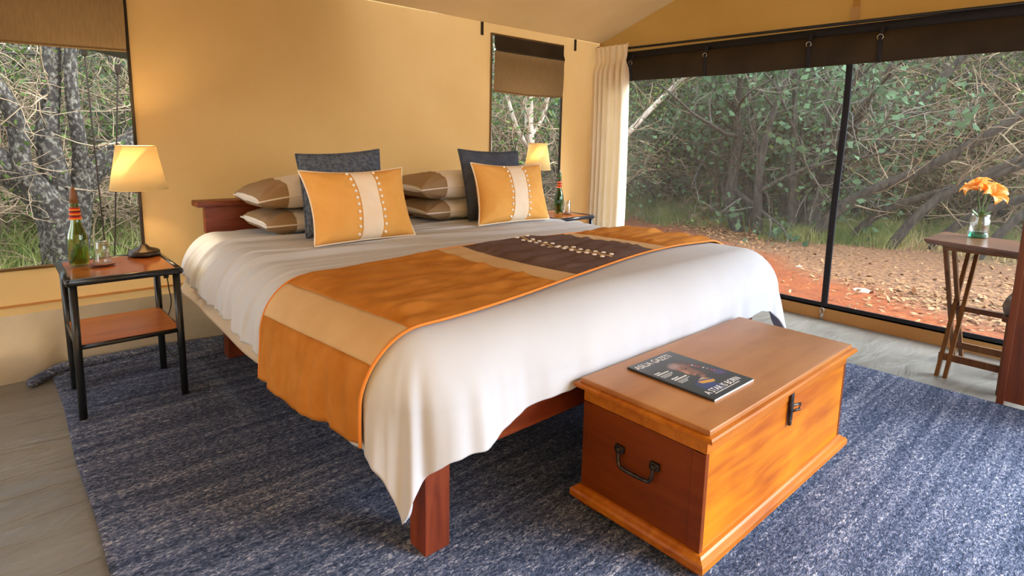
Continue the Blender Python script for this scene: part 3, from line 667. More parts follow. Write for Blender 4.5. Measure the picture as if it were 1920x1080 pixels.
# ---- magazine
mg = thing('magazine', 'glossy magazine with a portrait cover lying on the chest', 'magazine', (1.787, 1.030, .484), math.radians(-.5))
MW, MH = .262, .343
obj('pages', B(-MW/2+.001, MW/2-.001, -MH/2, MH/2-.001, .0005, .006), MT['paper'], mg, False)
nx_, ny_ = 150, 196
gu, gv = np.meshgrid(np.linspace(0, 1, nx_), np.linspace(0, 1, ny_), indexing='ij')   # v: 0 bottom, 1 top
img = np.zeros((nx_, ny_, 3)); img[:] = (.035, .040, .046); img += (.02*(gv-.5))[..., None]
def blend(mask, col): 
    global img
    img = img*(1-mask[..., None])+np.array(col)*mask[..., None]
def ell(cx, cy, rx, ry, rot=0, soft=.25):
    dx, dy = (gu-cx), (gv-cy)*MH/MW; c, s = math.cos(rot), math.sin(rot); X = dx*c+dy*s; Y = -dx*s+dy*c
    d = np.sqrt((X/rx)**2+(Y/ry)**2); return 1-sm(1-soft, 1+soft*.4, d)
# cloak and shoulder
blend(ell(.62, .22, .40, .34, .1, .3), (.030, .024, .028)); blend(ell(.35, .20, .15, .20, .5, .4), (.035, .05, .16))
blend(ell(.85, .34, .10, .14, .6, .5), (.07, .04, .14))
# head (turned left), ear side dark
blend(ell(.66, .56, .25, .27, .0, .18), (.060, .028, .022)); blend(ell(.60, .57, .17, .235, .05, .45), (.20, .085, .055))
blend(ell(.52, .70, .13, .09, .35, .6), (.30, .19, .17)); blend(ell(.50, .56, .045, .12, .05, .7), (.36, .16, .10))
blend(ell(.585, .585, .05, .018, .1, .8), (.06, .02, .015)); blend(ell(.52, .60, .03, .012, 0, .8), (.07, .025, .02))
blend(ell(.47, .52, .028, .06, -.25, .6), (.45, .22, .13)); blend(ell(.515, .445, .06, .018, .1, .7), (.42, .16, .11)); blend(ell(.53, .425, .05, .008, .1, .7), (.06, .015, .01))
blend(ell(.55, .37, .07, .05, .2, .7), (.24, .10, .06)); blend(ell(.76, .50, .12, .22, 0, .7), (.035, .022, .022))
for (px_, py_, c_) in ((.735, .62, (.5, .03, .03)), (.775, .60, (.7, .6, .58)), (.79, .565, (.55, .04, .04)), (.80, .53, (.5, .03, .03)), (.825, .49, (.6, .55, .55)), (.84, .45, (.3, .3, .4)), (.85, .41, (.5, .04, .04)), (.86, .38, (.45, .05, .06))):
    blend(ell(px_, py_, .024, .016, .3, .5), c_)
band = ell(.45, .285, .135, .085, -.2, .12); st = np.floor((gv+.25*gu)*34).astype(int) % 3
for q_, c_ in ((0, (.62, .33, .03)), (1, (.62, .30, .03)), (2, (.05, .05, .20))): blend(band*(st == q_), c_)
for (px_, py_) in ((.44, .345), (.47, .35), (.5, .345)): blend(ell(px_, py_, .016, .011, 0, .4), (.35, .5, .55))
me = grid_mesh(np.stack([(gu-.5)*MW, (gv-.5)*MH, np.full_like(gu, .0072)], -1))
ca = me.color_attributes.new('print', 'FLOAT_COLOR', 'POINT'); ca.data.foreach_set('color', np.concatenate([img.reshape(-1, 3), np.ones((nx_*ny_, 1))], 1).astype(np.float32).ravel())
t = NT('cover_print'); at = t.add('ShaderNodeAttribute', attribute_name='print'); t.lk(at.outputs[0], t.p.inputs['Base Color']); t.p.inputs['Roughness'].default_value = .25
cv = obj('cover', me, t.m, mg)
MT['spine'] = mat('spine', (.02, .022, .026, 1), rough=.4)
obj('spine', B(-MW/2-.001, -MW/2+.003, -MH/2, MH/2, .0003, .0074), MT['spine'], mg, False)
def text(name, s, size, loc, parent, m, align='LEFT', sx=1):
    c = bpy.data.curves.new(name, 'FONT'); c.body = s; c.size = size; c.align_x = align; c.extrude = 0.0001
    o = bpy.data.objects.new(name, c); dg = bpy.context.evaluated_depsgraph_get(); COL.objects.link(o)
    bpy.context.view_layer.update(); me = bpy.data.meshes.new_from_object(o.evaluated_get(bpy.context.evaluated_depsgraph_get())); bpy.data.objects.remove(o)
    o = bpy.data.objects.new(name, me); me.materials.clear(); me.materials.append(m); COL.objects.link(o); o.parent = parent; o.location = loc; o.scale = (sx, 1, 1); return o
text('title_text', 'ASILIA GAZETI', .040, (-MW/2+.010, MH/2-.042, .0076), cv, MT['ink_white'], sx=.82)
text('headline_text', 'A STAR IS BORN', .036, (-MW/2+.022, -MH/2+.030, .0076), cv, MT['ink_white'], sx=.80)
for i, (x_, y_, w_, h_) in enumerate(((-.112, .066, .030, .007), (-.112, .054, .066, .008), (-.112, .043, .070, .0035), (-.112, .036, .060, .003), (-.112, .029, .046, .003),
                                      (-.100, .004, .038, .007), (-.100, -.008, .072, .008), (-.100, -.018, .070, .003), (-.100, -.025, .050, .003), (-.100, -.032, .040, .003), (-.085, -.150, .16, .004))):
    b = bmesh.new(); rg = random.Random(i); xx = x_
    while xx < x_+w_:
        ww = rg.uniform(.0022, .0034); box(b, xx, xx+ww, y_, y_+h_*rg.uniform(.7, 1), .0073, .0075); xx += ww+.0011
    obj('small_print', b, MT['ink_white'], cv, False)

# ================================================================ RUG
n1, n2 = 160, 170
ru, rv = np.meshgrid(np.linspace(0, 1, n1), np.linspace(0, 1, n2), indexing='ij')
RX = .150+ru*3.585+.014*vn(rv*9, 1.3)*(1-ru)*2; RY = -.95+rv*4.775
RZ = .012+.006*vn(RX*3, RY*3)+.045*sm(3.70, 3.82, RY)*(.6+.8*vn(RX*4, 2.2))
rug = obj('rug', grid_mesh(np.stack([RX, RY, RZ], -1)), MT['rug']); so = rug.modifiers.new('thick', 'SOLIDIFY'); so.thickness = .011; so.offset = -1
tag(rug, 'navy and grey woven rug under the bed and chest', 'rug')
o = obj('rug_roll', tube(arc([(.04, 3.70, .022), (.12, 3.755, .035), (.2, 3.79, .05), (.42, 3.80, .045), (.75, 3.815, .04)], 6), [.012]+[.026]*23+[.02], 10), MT['rug'], rug)

# ================================================================ CURTAIN, ROD, VALANCE, BLINDS
n1, n2 = 260, 60
a, zz = np.meshgrid(np.linspace(0, 1, n1), np.linspace(0, 1, n2), indexing='ij')   # a along, zz from bottom
ph = a*2*PI*6.5+1.2*np.sin(a*9)+.5*vn(a*5, zz*2)
amp = (.042+.016*(1-zz))*(1-.65*sm(.88, .94, zz)*sm(1, .97, zz)); pleat = np.where(zz > .93, .45, 1)
cxm = XR-.135+amp*np.sin(ph)*pleat+.006*vn(a*60, zz*4)*1.0; wide = .205-.018*np.exp(-((zz-.925)/.02)**2)+.012*(1-zz)
cym = 3.615+(a-.5)*2*wide-.01*np.sin(zz*4)+.012*np.cos(ph*1.0)
CZ = .02+zz*2.175+.008*np.sin(ph)*(zz > .98)
cur = obj('curtain', grid_mesh(np.stack([cxm, cym, CZ], -1)), MT['curtain']); tag(cur, 'cream gathered curtain hanging in the tent corner', 'curtain')
rod = thing('curtain_rod', 'thin black curtain rod running above the mesh side', 'curtain rod', (XR-.055, 1.5, 2.17))
obj('pole', tube([(0, 2.30, 0.0), (0, 0, -.022), (0, -2.4, -.05)], .011, 10), MT['black_metal'], rod)
obj('finial', tube(arc([(0, 2.30, 0), (-.01, 2.325, .03), (-.03, 2.33, .01), (-.035, 2.32, -.04), (-.02, 2.30, -.06)], 4), .014, 8), MT['black_metal'], rod)
# rolled canvas flap under the rod
vl = thing('rolled_flap', 'rolled dark brown canvas flap tied above the mesh side', 'canvas flap', (XR-.03, 1.4, 2.08))
m1, m2 = 120, 22
aa, bb_ = np.meshgrid(np.linspace(0, 1, m1), np.linspace(0, 1, m2), indexing='ij')
ay = -2.35+aa*4.55; hgt = .215+.01*vn(ay*2, 3)
prof_x = -.055*np.sin(bb_*PI*.95)**.7-.012*vn(ay*3, bb_*4); prof_z = -hgt*bb_
fl = obj('canvas', grid_mesh(np.stack([prof_x, ay, prof_z+.01*vn(ay*1.1, 8)*bb_], -1)), MT['dark_canvas'], vl); so = fl.modifiers.new('t', 'SOLIDIFY'); so.thickness = .006
for yy in (3.42, 2.66, 1.83, 1.37, .2):
    s = obj('strap', tube([(-.045*math.sin(q_*PI*.95)**.7-.012 if q_ > 0 else -.012, yy-1.4, .02-.235*q_) for q_ in np.linspace(0, 1, 9)], .014, 6), MT['webbing'], vl)
    s.scale = (1, 1, 1)
    rg = obj('ring', tube([(-.058, yy-1.4+.018*math.cos(q_), -.055+.018*math.sin(q_)) for q_ in np.linspace(0, 2*PI, 17)[:-1]], .0032, 6, closed=True), MT['steel'], s)
struct('seam', B(XR-.012, XR-.003, 1.545, 1.585, 2.13, 3.0), MT['canvas_gable'], wr)
struct('strap_loop', B(XR-.018, XR-.004, 1.54, 1.59, 2.10, 2.26, bev=.003), MT['canvas_roof'], wr)
def blind(label, W, zb, dark):
    x0, x1 = W[0]+.004, W[1]-.004; n1, n2 = 70, 40
    a, q_ = np.meshgrid(np.linspace(0, 1, n1), np.linspace(0, 1, n2), indexing='ij'); z1 = W[3]-.004
    zb_ = zb-.012*(1-(2*a-1)**2)
    Z = z1+(zb_-z1)*q_; X = x0+a*(x1-x0); Y = YB-.018-.02*np.exp(-((q_-.5)/.5)**2)-.010*vn(X*2.2, Z*6, 4)-.012*np.exp(-((q_-.26)/.06)**2)*(dark)-.004*vn(X*6, Z*14, 2)
    t = thing('window_blind', label, 'blind', (x0, YB, z1)); off = -Vector((x0, YB, z1))
    k = 11 if dark else 1
    P = np.stack([X, Y, Z], -1)
    o = obj('canvas', grid_mesh(P[:, k:]), MT['blind'], t); o.location = off
    if dark: o = obj('top_band', grid_mesh(P[:, :k+1]-np.array([0, .002, 0])), MT['dark_canvas'], t); o.location = off
    o = obj('bottom_hem', tube([tuple(p) for p in P[:, -1]], .006, 6), MT['blind'], t); o.location = off
blind('brown canvas blind half lowered over the left window', W1, 1.735, 0)
blind('brown canvas blind with dark top band over the narrow window', W2, 1.70, 1)
for i, (x, lab) in enumerate(((3.085, 'small dark strap tab under the roof edge, left of the narrow window'), (4.215, 'small dark strap tab under the roof edge, right of the narrow window'))):
    o = obj('strap_tab', B(-.012, .012, -.012, 0, -.075, .03, bev=.003), MT['dark_canvas']); o.location = (x, YB-.008, 2.215); tag(o, lab, 'strap')

# ================================================================ FOLDING TABLE, LILY, PANEL, STOOL
tb = thing('folding_table', 'folding wooden side table on crossed legs beside the mesh side', 'table', (4.18, .60, 0), math.radians(0))
def tbx(name, b, m, par=tb): return obj(name, b, m, par, False)
top = bmesh.new(); c4 = [(-.20, .267), (-.325, -.20), (.13, -.23), (.25, .266)]
lo_ = [top.verts.new((x*.93, y*.95, .752)) for x, y in c4]; m_ = [top.verts.new((x, y, .770)) for x, y in c4]; hi = [top.verts.new((x, y, .780)) for x, y in c4]
for A, C in ((lo_, m_), (m_, hi)):
    for i in range(4): top.faces.new((A[i], A[(i+1) % 4], C[(i+1) % 4], C[i]))
top.faces.new(lo_[::-1]); top.faces.new(hi)
tbx('table_top', top, MT['table_top'])
def bar(p, q_, wx, wy):
    b = bmesh.new(); p, q_ = Vector(p), Vector(q_); vs = []
    for c in (p, q_):
        for sx, sy in ((-1, -1), (1, -1), (1, 1), (-1, 1)): vs.append(b.verts.new((c.x+sx*wx/2, c.y+sy*wy/2, c.z)))
    for f in ((0, 1, 2, 3), (4, 5, 6, 7), (0, 1, 5, 4), (1, 2, 6, 5), (2, 3, 7, 6), (3, 0, 4, 7)): b.faces.new([vs[i] for i in f])
    return b
for y in (.135, .095, -.16, -.20):
    sh_ = .035 if y > 0 else 0
    tbx('leg', bar((-.165, y+sh_, .75), (.215, y-.01, 0), .034, .020), MT['table_wood'])
    tbx('leg', bar((.20, y-.022, .75), (-.215, y-.014, 0), .034, .020), MT['table_wood'])
tbx('rail', B(-.015, .015, -.20, .135, .355, .385), MT['table_wood'])
tbx('rail', B(-.165, -.145, -.20, .135, .085, .125), MT['table_wood'])
tbx('rail', B(.145, .165, -.20, .135, .085, .125), MT['table_wood'])
tbx('top_bar', B(-.18, -.15, -.20, .175, .725, .753), MT['table_wood']); tbx('top_bar', B(.18, .21, -.20, .135, .725, .753), MT['table_wood'])
# vase
vx, vy = 4.315, .678
vz = .780
v = thing('vase', 'small clear glass jar with turquoise base on the folding table', 'vase', (vx, vy, vz))
obj('glass_body', lathe([(0, 0), (.046, 0), (.050, .008), (.050, .10), (.044, .122), (.046, .138), (.043, .138), (.041, .122), (.0465, .10), (.0465, .034), (0, .034)], 36), MT['clear_glass'], v)
obj('tinted_base', lathe([(0, .002), (.044, .002), (.0462, .010), (.0462, .032), (0, .032)], 36), MT['aqua_glass'], v)
fl = thing('lily', 'orange lily blooms with green stems standing in the glass jar', 'flower', (vx, vy, vz+.036))
def petal_mesh(L=.088, W=.060):
    a, b_ = np.meshgrid(np.linspace(0, 1, 9), np.linspace(-1, 1, 7), indexing='ij')
    wdt = W/2*np.sin(np.clip(a, 0, 1)**.75*PI*.97+.06); X = b_*wdt; Y = L*a; Z = .050*np.sin(a*1.7)-.025*a**3+.012*(b_**2)*np.sin(a*PI)+.004*np.sin(b_*5+a*8)
    return grid_mesh(np.stack([X, Y, Z], -1))
pm = petal_mesh(); pm.materials.append(MT['petal']); pm.polygons.foreach_set('use_smooth', [True]*len(pm.polygons))
heads = [((-.015, .030, .245), (-.3, .35, .6)), ((.0, -.035, .215), (-.35, -.5, .45)), ((.03, .0, .235), (.3, .0, .8))]
for i, (hp_, dr) in enumerate(heads):
    st_ = obj('stem', tube(arc([(.01*(i-1), 0, .003), (hp_[0]*.3, hp_[1]*.3, hp_[2]*.5), hp_], 5), .003, 6), MT['stem'], fl)
    q_ = Vector((0, 0, 1)).rotation_difference(Vector(dr))
    for k in range(6):
        o = bpy.data.objects.new('petal', pm); COL.objects.link(o); o.parent = st_; o.location = hp_; o.rotation_mode = 'QUATERNION'
        from mathutils import Quaternion
        o.rotation_quaternion = q_ @ Quaternion((0, 0, 1), k*PI/3+i); o.scale = (1, 1, 1) if k % 2 else (.8, .95, 1)
    obj('stamen', tube([hp_, tuple(np.array(hp_)+np.array(dr)*.075)], .0022, 5), MT['petal'], st_)
for i in range(6):
    an = i*1.1; b = bmesh.new(); L = .10
    pts = [(0, 0, .05+.01*i), (.03*math.cos(an), .03*math.sin(an), .10), (.055*math.cos(an), .055*math.sin(an), .125)]
    vs = []
    for k, p in enumerate(pts):
        wv = (.004, .014, .001)[k]; vs += [b.verts.new((p[0]-wv*math.sin(an), p[1]+wv*math.cos(an), p[2])), b.verts.new((p[0]+wv*math.sin(an), p[1]-wv*math.cos(an), p[2]))]
    b.faces.new((vs[0], vs[1], vs[3], vs[2])); b.faces.new((vs[2], vs[3], vs[5], vs[4])); obj('leaf', b, MT['stem'], fl)
# tall panel at the right edge
pn = thing('wooden_partition', 'tall dark varnished wooden panel at the right edge of the room', 'partition', (3.79, -.25, .0))
obj('board', B(-.047, -.02, .10, .668, .03, 1.55, bev=.004), MT['panel_wood'], pn, False)
obj('side_stile', B(-.05, .0, .640, .672, .0, 1.55, bev=.004), MT['panel_wood'], pn, False)
obj('side_stile', B(-.05, .0, .06, .10, .0, 1.55, bev=.004), MT['panel_wood'], pn, False)
obj('top_rail', B(-.055, .005, .055, .677, 1.55, 1.60, bev=.006), MT['panel_wood'], pn, False)
# stool with cushion, mostly behind the panel
sl = thing('stool', 'wooden stool with grey seat cushion half hidden behind the panel', 'stool', (4.06, .28, 0))
obj('seat', B(-.17, .17, -.18, .185, .40, .43, bev=.006), MT['table_wood'], sl, False)
sc_ = obj('seat_cushion', B(-.175, .175, -.185, .195, .43, .53, bev=.045), MT['grey_cushion'], sl)
for sx in (-.15, .15):
    for sy in (-.15, .15): obj('leg', B(sx-.016, sx+.016, sy-.016, sy+.016, 0, .40, bev=.003), MT['table_wood'], sl, False)

# ================================================================ OUTDOORS
class Tree:
    def __init__(s, seed): s.V = {0: [], 1: []}; s.F = {0: [], 1: []}; s.n = {0: 0, 1: 0}; s.tips = []; s.r = random.Random(seed)
    def tube(s, pts, rad, k, n):
        base = s.n[k]; N = len(pts); up = Vector((.3, .7, .2))
        for i, p in enumerate(pts):
            d = (pts[min(i+1, N-1)]-pts[max(i-1, 0)]).normalized(); a = d.cross(up)
            if a.length < 1e-3: a = d.cross(Vector((0, 0, 1)))
            a.normalize(); c = a.cross(d)
            for q in range(n):
                an = 2*PI*q/n; s.V[k].append(p+(a*math.cos(an)+c*math.sin(an))*rad[i])
        for i in range(N-1):
            for q in range(n):
                s.F[k].append((base+i*n+q, base+i*n+(q+1) % n, base+(i+1)*n+(q+1) % n, base+(i+1)*n+q))
        s.n[k] += N*n
    def grow(s, p, d, L, rad, lev, maxlev, nch, wander, up, crook=1.0):
        r = s.r; N = 9 if lev == 0 else (6 if lev == 1 else 5); pts = [p.copy()]; rads = [rad]; d = d.normalized()
        for i in range(N-1):
            d = (d+Vector((r.gauss(0, wander), r.gauss(0, wander), r.gauss(0, wander)+up)))
            d.normalize(); p = p+d*(L/(N-1)); pts.append(p.copy()); rads.append(rad*(1-.78*(i+1)/(N-1))+.0015)
        k = 0 if lev <= 1 and rad > .012 else 1
        s.tube(pts, rads, k, 8 if lev == 0 else (5 if lev == 1 else 3))
        if lev >= maxlev-1: s.tips += pts[1:]
        if lev < maxlev:
            for c in range(nch[lev]):
                t = r.uniform(.25, 1); i = min(N-2, int(t*(N-1))); q = pts[i]; dd = (pts[i+1]-pts[i]).normalized()
                side = Vector((r.gauss(0, 1), r.gauss(0, 1), r.gauss(.15, .7))).normalized()
                s.grow(q, dd*.6+side*crook, L*r.uniform(.35, .62), max(rads[i]*.6, .003), lev+1, maxlev, nch, wander*1.15, up, crook)
    def path(s, pts, r0, r1, k=0, n=9):
        P = arc(pts, 6); s.tube(P, [r0+(r1-r0)*i/(len(P)-1) for i in range(len(P))], k, n); return P
def leaves_mesh(tips, n, size, spread, seed, droop=0, aspect=.5):
    g = np.random.default_rng(seed); T = np.array([tuple(t) for t in tips]); c = T[g.integers(0, len(T), n)]+g.normal(0, spread, (n, 3))
    d = g.normal(0, 1, (n, 3)); d[:, 2] -= droop; d /= np.linalg.norm(d, axis=1)[:, None]
    e = np.cross(d, g.normal(0, 1, (n, 3))); e /= np.linalg.norm(e, axis=1)[:, None]; L = size*g.uniform(.6, 1.3, n)[:, None]
    nn = np.cross(d, e)
    V = np.stack([c, c+d*L*.5+e*L*aspect/2+nn*L*.1, c+d*L, c+d*L*.5-e*L*aspect/2+nn*L*.1], 1).reshape(-1, 3)
    return np_mesh(V, np.arange(4*n).reshape(n, 4))
def finish(tr, name, label, cat, group, bark, twig, leaf=None, nleaf=0, lsize=.06, spread=.08, seed=1, droop=.2, asp=.5, loc=(0, 0, 0)):
    t = thing(name, label, cat, loc, 0, group)
    if tr.n[0]: obj('trunk', np_mesh(np.array([tuple(v) for v in tr.V[0]]), np.array(tr.F[0])), bark, t)
    if tr.n[1]: obj('twigs', np_mesh(np.array([tuple(v) for v in tr.V[1]]), np.array(tr.F[1])), twig, t, kind='stuff')
    if nleaf: obj('foliage', leaves_mesh(tr.tips, nleaf, lsize, spread, seed, droop, asp), leaf, t, False, kind='stuff')
    return t
def thicket(seed, stems, H, rad, lean, nch, maxlev=3, wander=.16, base=.25, tilt=.35, up=.03, crook=1.0):
    tr = Tree(seed); r = tr.r
    for i in range(stems):
        an = 2*PI*i/stems+r.uniform(-.5, .5); d = Vector((math.cos(an)*tilt*r.uniform(.4, 1.4)+lean[0], math.sin(an)*tilt*r.uniform(.4, 1.4)+lean[1], 1))
        tr.grow(Vector((math.cos(an)*base*r.random(), math.sin(an)*base*r.random(), -.1)), d, H*r.uniform(.75, 1.15), rad*r.uniform(.6, 1.2), 0, maxlev, nch, wander, up, crook)
    return tr
def put(proto, x, y, rz, s, label=None, group=None):
    o = dup(proto); o.location = (x, y, gz(x, y)); o.rotation_euler = (0, 0, rz); o.scale = (s, s, s)
    if label: o['label'] = label
    if group: o['group'] = group
    elif 'group' in o: del o['group']
    return o
def polar(az, d): a = math.radians(az); return d*math.sin(a), d*math.cos(a)
G1, G2, G3 = 'dark stemmed thicket trees in the woodland', 'leafy bushes in the woodland', 'dry twig tangles in the woodland'
L1, L2, L3 = 'dark many-stemmed thicket tree in the woodland outside', 'leafy green bush among the woodland trees outside', 'bare dry twig tangle among the woodland trees outside'
pa = finish(thicket(11, 6, 3.6, .075, (0, 0), (5, 5, 4)), 'thicket_tree', L1, 'tree', G1, MT['bark_dark'], MT['twig_dark'], MT['leaf'], 2600, .065, .10, 1)
pb = finish(thicket(12, 5, 3.3, .06, (.25, .1), (6, 5, 4), wander=.2), 'thicket_tree', L1, 'tree', G1, MT['bark_dark'], MT['twig'], MT['leaf_dark'], 2200, .06, .12, 2)
pc = finish(thicket(13, 7, 2.6, .03, (0, 0), (6, 6, 3), tilt=.5, wander=.2), 'leafy_bush', L2, 'bush', G2, MT['bark_brown'], MT['twig_dark'], MT['leaf_blue'], 5200, .075, .11, 3, asp=.65)
pd = finish(thicket(14, 8, 2.2, .018, (0, 0), (7, 6, 3), tilt=.8, wander=.26, crook=1.3), 'twig_tangle', L3, 'bush', G3, MT['bark_brown'], MT['twig'], MT['leaf'], 700, .05, .08, 4)
pe = finish(thicket(15, 7, 3.4, .04, (0, 0), (6, 6, 3), tilt=.5), 'leafy_bush', L2, 'bush', G2, MT['bark_dark'], MT['twig_dark'], MT['leaf_dark'], 6500, .085, .16, 5, asp=.5)
g = random.Random(5)
protos = {'a': [pa, 0], 'b': [pb, 0], 'c': [pc, 0], 'd': [pd, 0], 'e': [pe, 0]}
grp = {'a': (L1, G1), 'b': (L1, G1), 'c': (L2, G2), 'd': (L3, G3), 'e': (L2, G2)}
KN = {'a': 'dark many-stemmed thicket tree', 'b': 'slender dark thicket tree', 'c': 'broad-leaved green bush', 'd': 'bare dry twig tangle', 'e': 'dense dark-leaved bush'}
def plant(k, az, d, s=1, rz=None):
    p = protos[k]; x, y = polar(az, d); rz = g.uniform(0, 2*PI) if rz is None else rz
    zone = 'behind left window' if az < 16 else ('behind back wall' if az < 37 else ('behind narrow window' if az < 50 else ('beyond mesh, left of zip' if az < 71 else 'beyond mesh, right of zip')))
    row = 'in nearest row' if d < 10.4 else ('in middle rows' if d < 13.6 else 'in far rows')
    lab = KN[k]+' '+zone+', '+row; grp_ = (KN[k]+'s').replace('bushs', 'bushes')+' '+zone+' '+row
    if not p[1]: p[1] = 1; o = p[0]; o.location = (x, y, gz(x, y)); o.rotation_euler = (0, 0, rz); o.scale = (s, s, s); o['label'] = lab; o['group'] = grp_
    else: o = put(p[0], x, y, rz, s, lab, grp_)
    return o
# near row beyond the track (right side), seen through the mesh
for k, az, d, s in (('a', 57.0, 12.6, 1.0), ('b', 51.5, 13.0, 1.1), ('c', 62.0, 11.0, 1.0), ('a', 65.2, 11.2, 1.05), ('c', 67.0, 10.4, .85), ('c', 69.5, 11.3, 1.0),
                    ('d', 63.5, 11.6, .9), ('b', 72.0, 12.0, 1.0), ('d', 71.5, 12.8, 1.0), ('d', 76.0, 12.4, 1.1), ('b', 78.5, 12.8, 1.1), ('d', 80.5, 12.0, 1.1), ('b', 83.5, 12.6, 1.1), ('c', 74.0, 13.2, .8),
                    ('d', 86.0, 12.2, 1.1), ('a', 88.5, 12.5, 1.1), ('b', 93.0, 12.0, 1.1), ('e', 80.0, 17.0, 1.4), ('e', 86, 17.5, 1.4), ('d', 59.0, 13.5, 1.1), ('d', 54.0, 14.0, 1.2)):
    plant(k, az, d, s)
# behind the tent (left window, narrow window)
for k, az, d, s in (('d', 0.5, 8.8, 1.0), ('d', 5.5, 9.4, 1.05), ('b', 7.5, 9.4, 1.0), ('a', -3, 9.0, 1.0), ('d', 10.5, 7.6, 1.0), ('c', 12, 9, .9), ('d', 15, 8.0, 1.0), ('a', 20, 9, 1), ('c', 26, 9, .9), ('d', 32, 9, 1),
                    ('d', 40.5, 9.0, 1.0), ('c', 44.5, 10.2, 1.0), ('d', 43.0, 9.4, 1.05), ('c', 47.5, 10.4, .95), ('d', 37, 9.5, 1.0), ('b', 49, 12.5, 1), ('d', -6, 7.4, 1), ('d', -11, 7.6, 1), ('b', -16, 9, 1)):
    plant(k, az, d, s)
for row, (d0, n, s) in enumerate(((14.5, 22, 1.15), (17.5, 24, 1.3), (21, 26, 1.5))):
    for i in range(n):
        az = -22+i*(126/(n-1))+g.uniform(-1.5, 1.5); k = 'abcde'[g.choice((0, 1, 1, 2, 3, 3, 4, 4) if row < 1 else (0, 1, 2, 3, 4, 4, 4))]
        plant(k, az, d0+g.uniform(-1.2, 1.2), s*g.uniform(.85, 1.15))
# leaning grey tree on the right: long stems sweeping up to the right
lt = Tree(31)
bx, by = polar(69.0, 9.0)
for (oy, ox, y1, z1, r0, dx) in ((0, 0, -3.0, 2.3, .085, .3), (-.3, .5, -3.4, 2.0, .06, -.2), (.25, .3, -2.2, 3.0, .08, .4), (-.9, .2, -3.2, 2.8, .065, .6), (-1.2, .6, -4.0, 2.3, .06, 0), (.5, .6, -1.6, 3.0, .06, -.1), (-1.8, .3, -3.0, 2.6, .055, .2), (-2.4, .8, -3.2, 2.2, .05, .2)):
    P = lt.path([(ox, oy, -.1), (ox+dx*.2, oy+y1*.16, z1*.26), (ox+dx*.5, oy+y1*.48, z1*.52), (ox+dx*.8, oy+y1*.78, z1*.84), (ox+dx, oy+y1, z1)], r0, r0*.35)
    for q in P[6:]:
        lt.grow(q, Vector((lt.r.gauss(0, .5), lt.r.gauss(-.5, .6), lt.r.gauss(.4, .5))), lt.r.uniform(.6, 1.4), .009, 2, 3, (0, 0, 3, 0), .2, .0)
finish(lt, 'leaning_tree', 'grey leaning tree whose long stems sweep up to the right beyond the mesh', 'tree', None, MT['bark_dark'], MT['twig'], MT['leaf'], 900, .05, .10, 8, loc=(bx, by, -.05))
# leafy clump right of centre
cl = Tree(33); bx, by = polar(66.0, 9.6)
for i in range(8):
    an = i*.8; cl.grow(Vector((.35*math.cos(an), .5*math.sin(an), -.1)), Vector((.18*math.cos(an), .28*math.sin(an), 1)), 3.2, .07 if i % 3 else .10, 0, 3, (5, 5, 4), .13, .03)
finish(cl, 'vine_covered_tree', 'clump of dark trunks overgrown with broad blue-green leaves beyond the mesh', 'tree', None, MT['bark_dark'], MT['twig_dark'], MT['leaf_blue'], 3200, .10, .12, 9, asp=.7, loc=(bx, by, -.05))
# pale bent branch at the far left of the mesh side
pb_ = Tree(35); bx, by = polar(55.5, 8.6)
P = pb_.path([(-.9, .8, -.1), (-.55, .5, 1.0), (-.1, .1, 1.75), (.35, -.3, 2.4), (.5, -.45, 3.0)], .05, .025)
for q in P[8:]: pb_.grow(q, Vector((pb_.r.gauss(0, .6), pb_.r.gauss(0, .6), .4)), .9, .009, 2, 3, (0, 0, 3, 0), .22, .02)
finish(pb_, 'pale_sapling', 'pale bent sapling beyond the curtain at the left of the mesh side', 'tree', None, MT['bark_pale'], MT['twig'], MT['leaf'], 700, .06, .1, 10, loc=(bx, by, -.05))
# lichen-covered tree outside the left window
lc = Tree(37)
def up_(px, py, y): return (px, y, py)
for pts, r0, r1 in (([(.62, 6.0, -.1), (.60, 6.0, .55), (.50, 6.0, .80), (.30, 5.95, 1.02), (.10, 5.9, 1.30), (.0, 5.85, 1.75), (-.1, 5.8, 2.4)], .15, .06),
                    ([(.62, 6.05, .2), (.63, 6.05, .8), (.60, 6.1, 1.25), (.66, 6.1, 1.7), (.74, 6.1, 2.5)], .12, .05),
                    ([(.68, 6.05, .1), (.78, 6.1, .75), (.96, 6.1, 1.05), (1.2, 6.15, 1.25), (1.5, 6.2, 1.7), (1.6, 6.2, 2.4)], .11, .05),
                    ([(.56, 6.0, .6), (.42, 5.9, .95), (.40, 5.9, 1.4), (.22, 5.85, 1.9), (.15, 5.8, 2.5)], .085, .035),
                    ([(.72, 6.1, .5), (.80, 6.05, 1.1), (.78, 6.0, 1.7), (.86, 6.0, 2.6)], .07, .035)):
    P = lc.path([(x_-.24, y_, z_) for x_, y_, z_ in pts], r0, r1, 0, 12)
    for q in P[14:]:
        for _ in range(1): lc.grow(q, Vector((lc.r.gauss(0, .8), lc.r.gauss(-.1, .7), lc.r.gauss(.3, .6))), lc.r.uniform(.4, 1.1), .009, 2, 3, (0, 0, 4, 0), .25, .02)
finish(lc, 'lichen_tree', 'forked lichen-covered tree just outside the left window', 'tree', None, MT['bark_lichen'], MT['twig'], MT['leaf'], 500, .05, .1, 11)
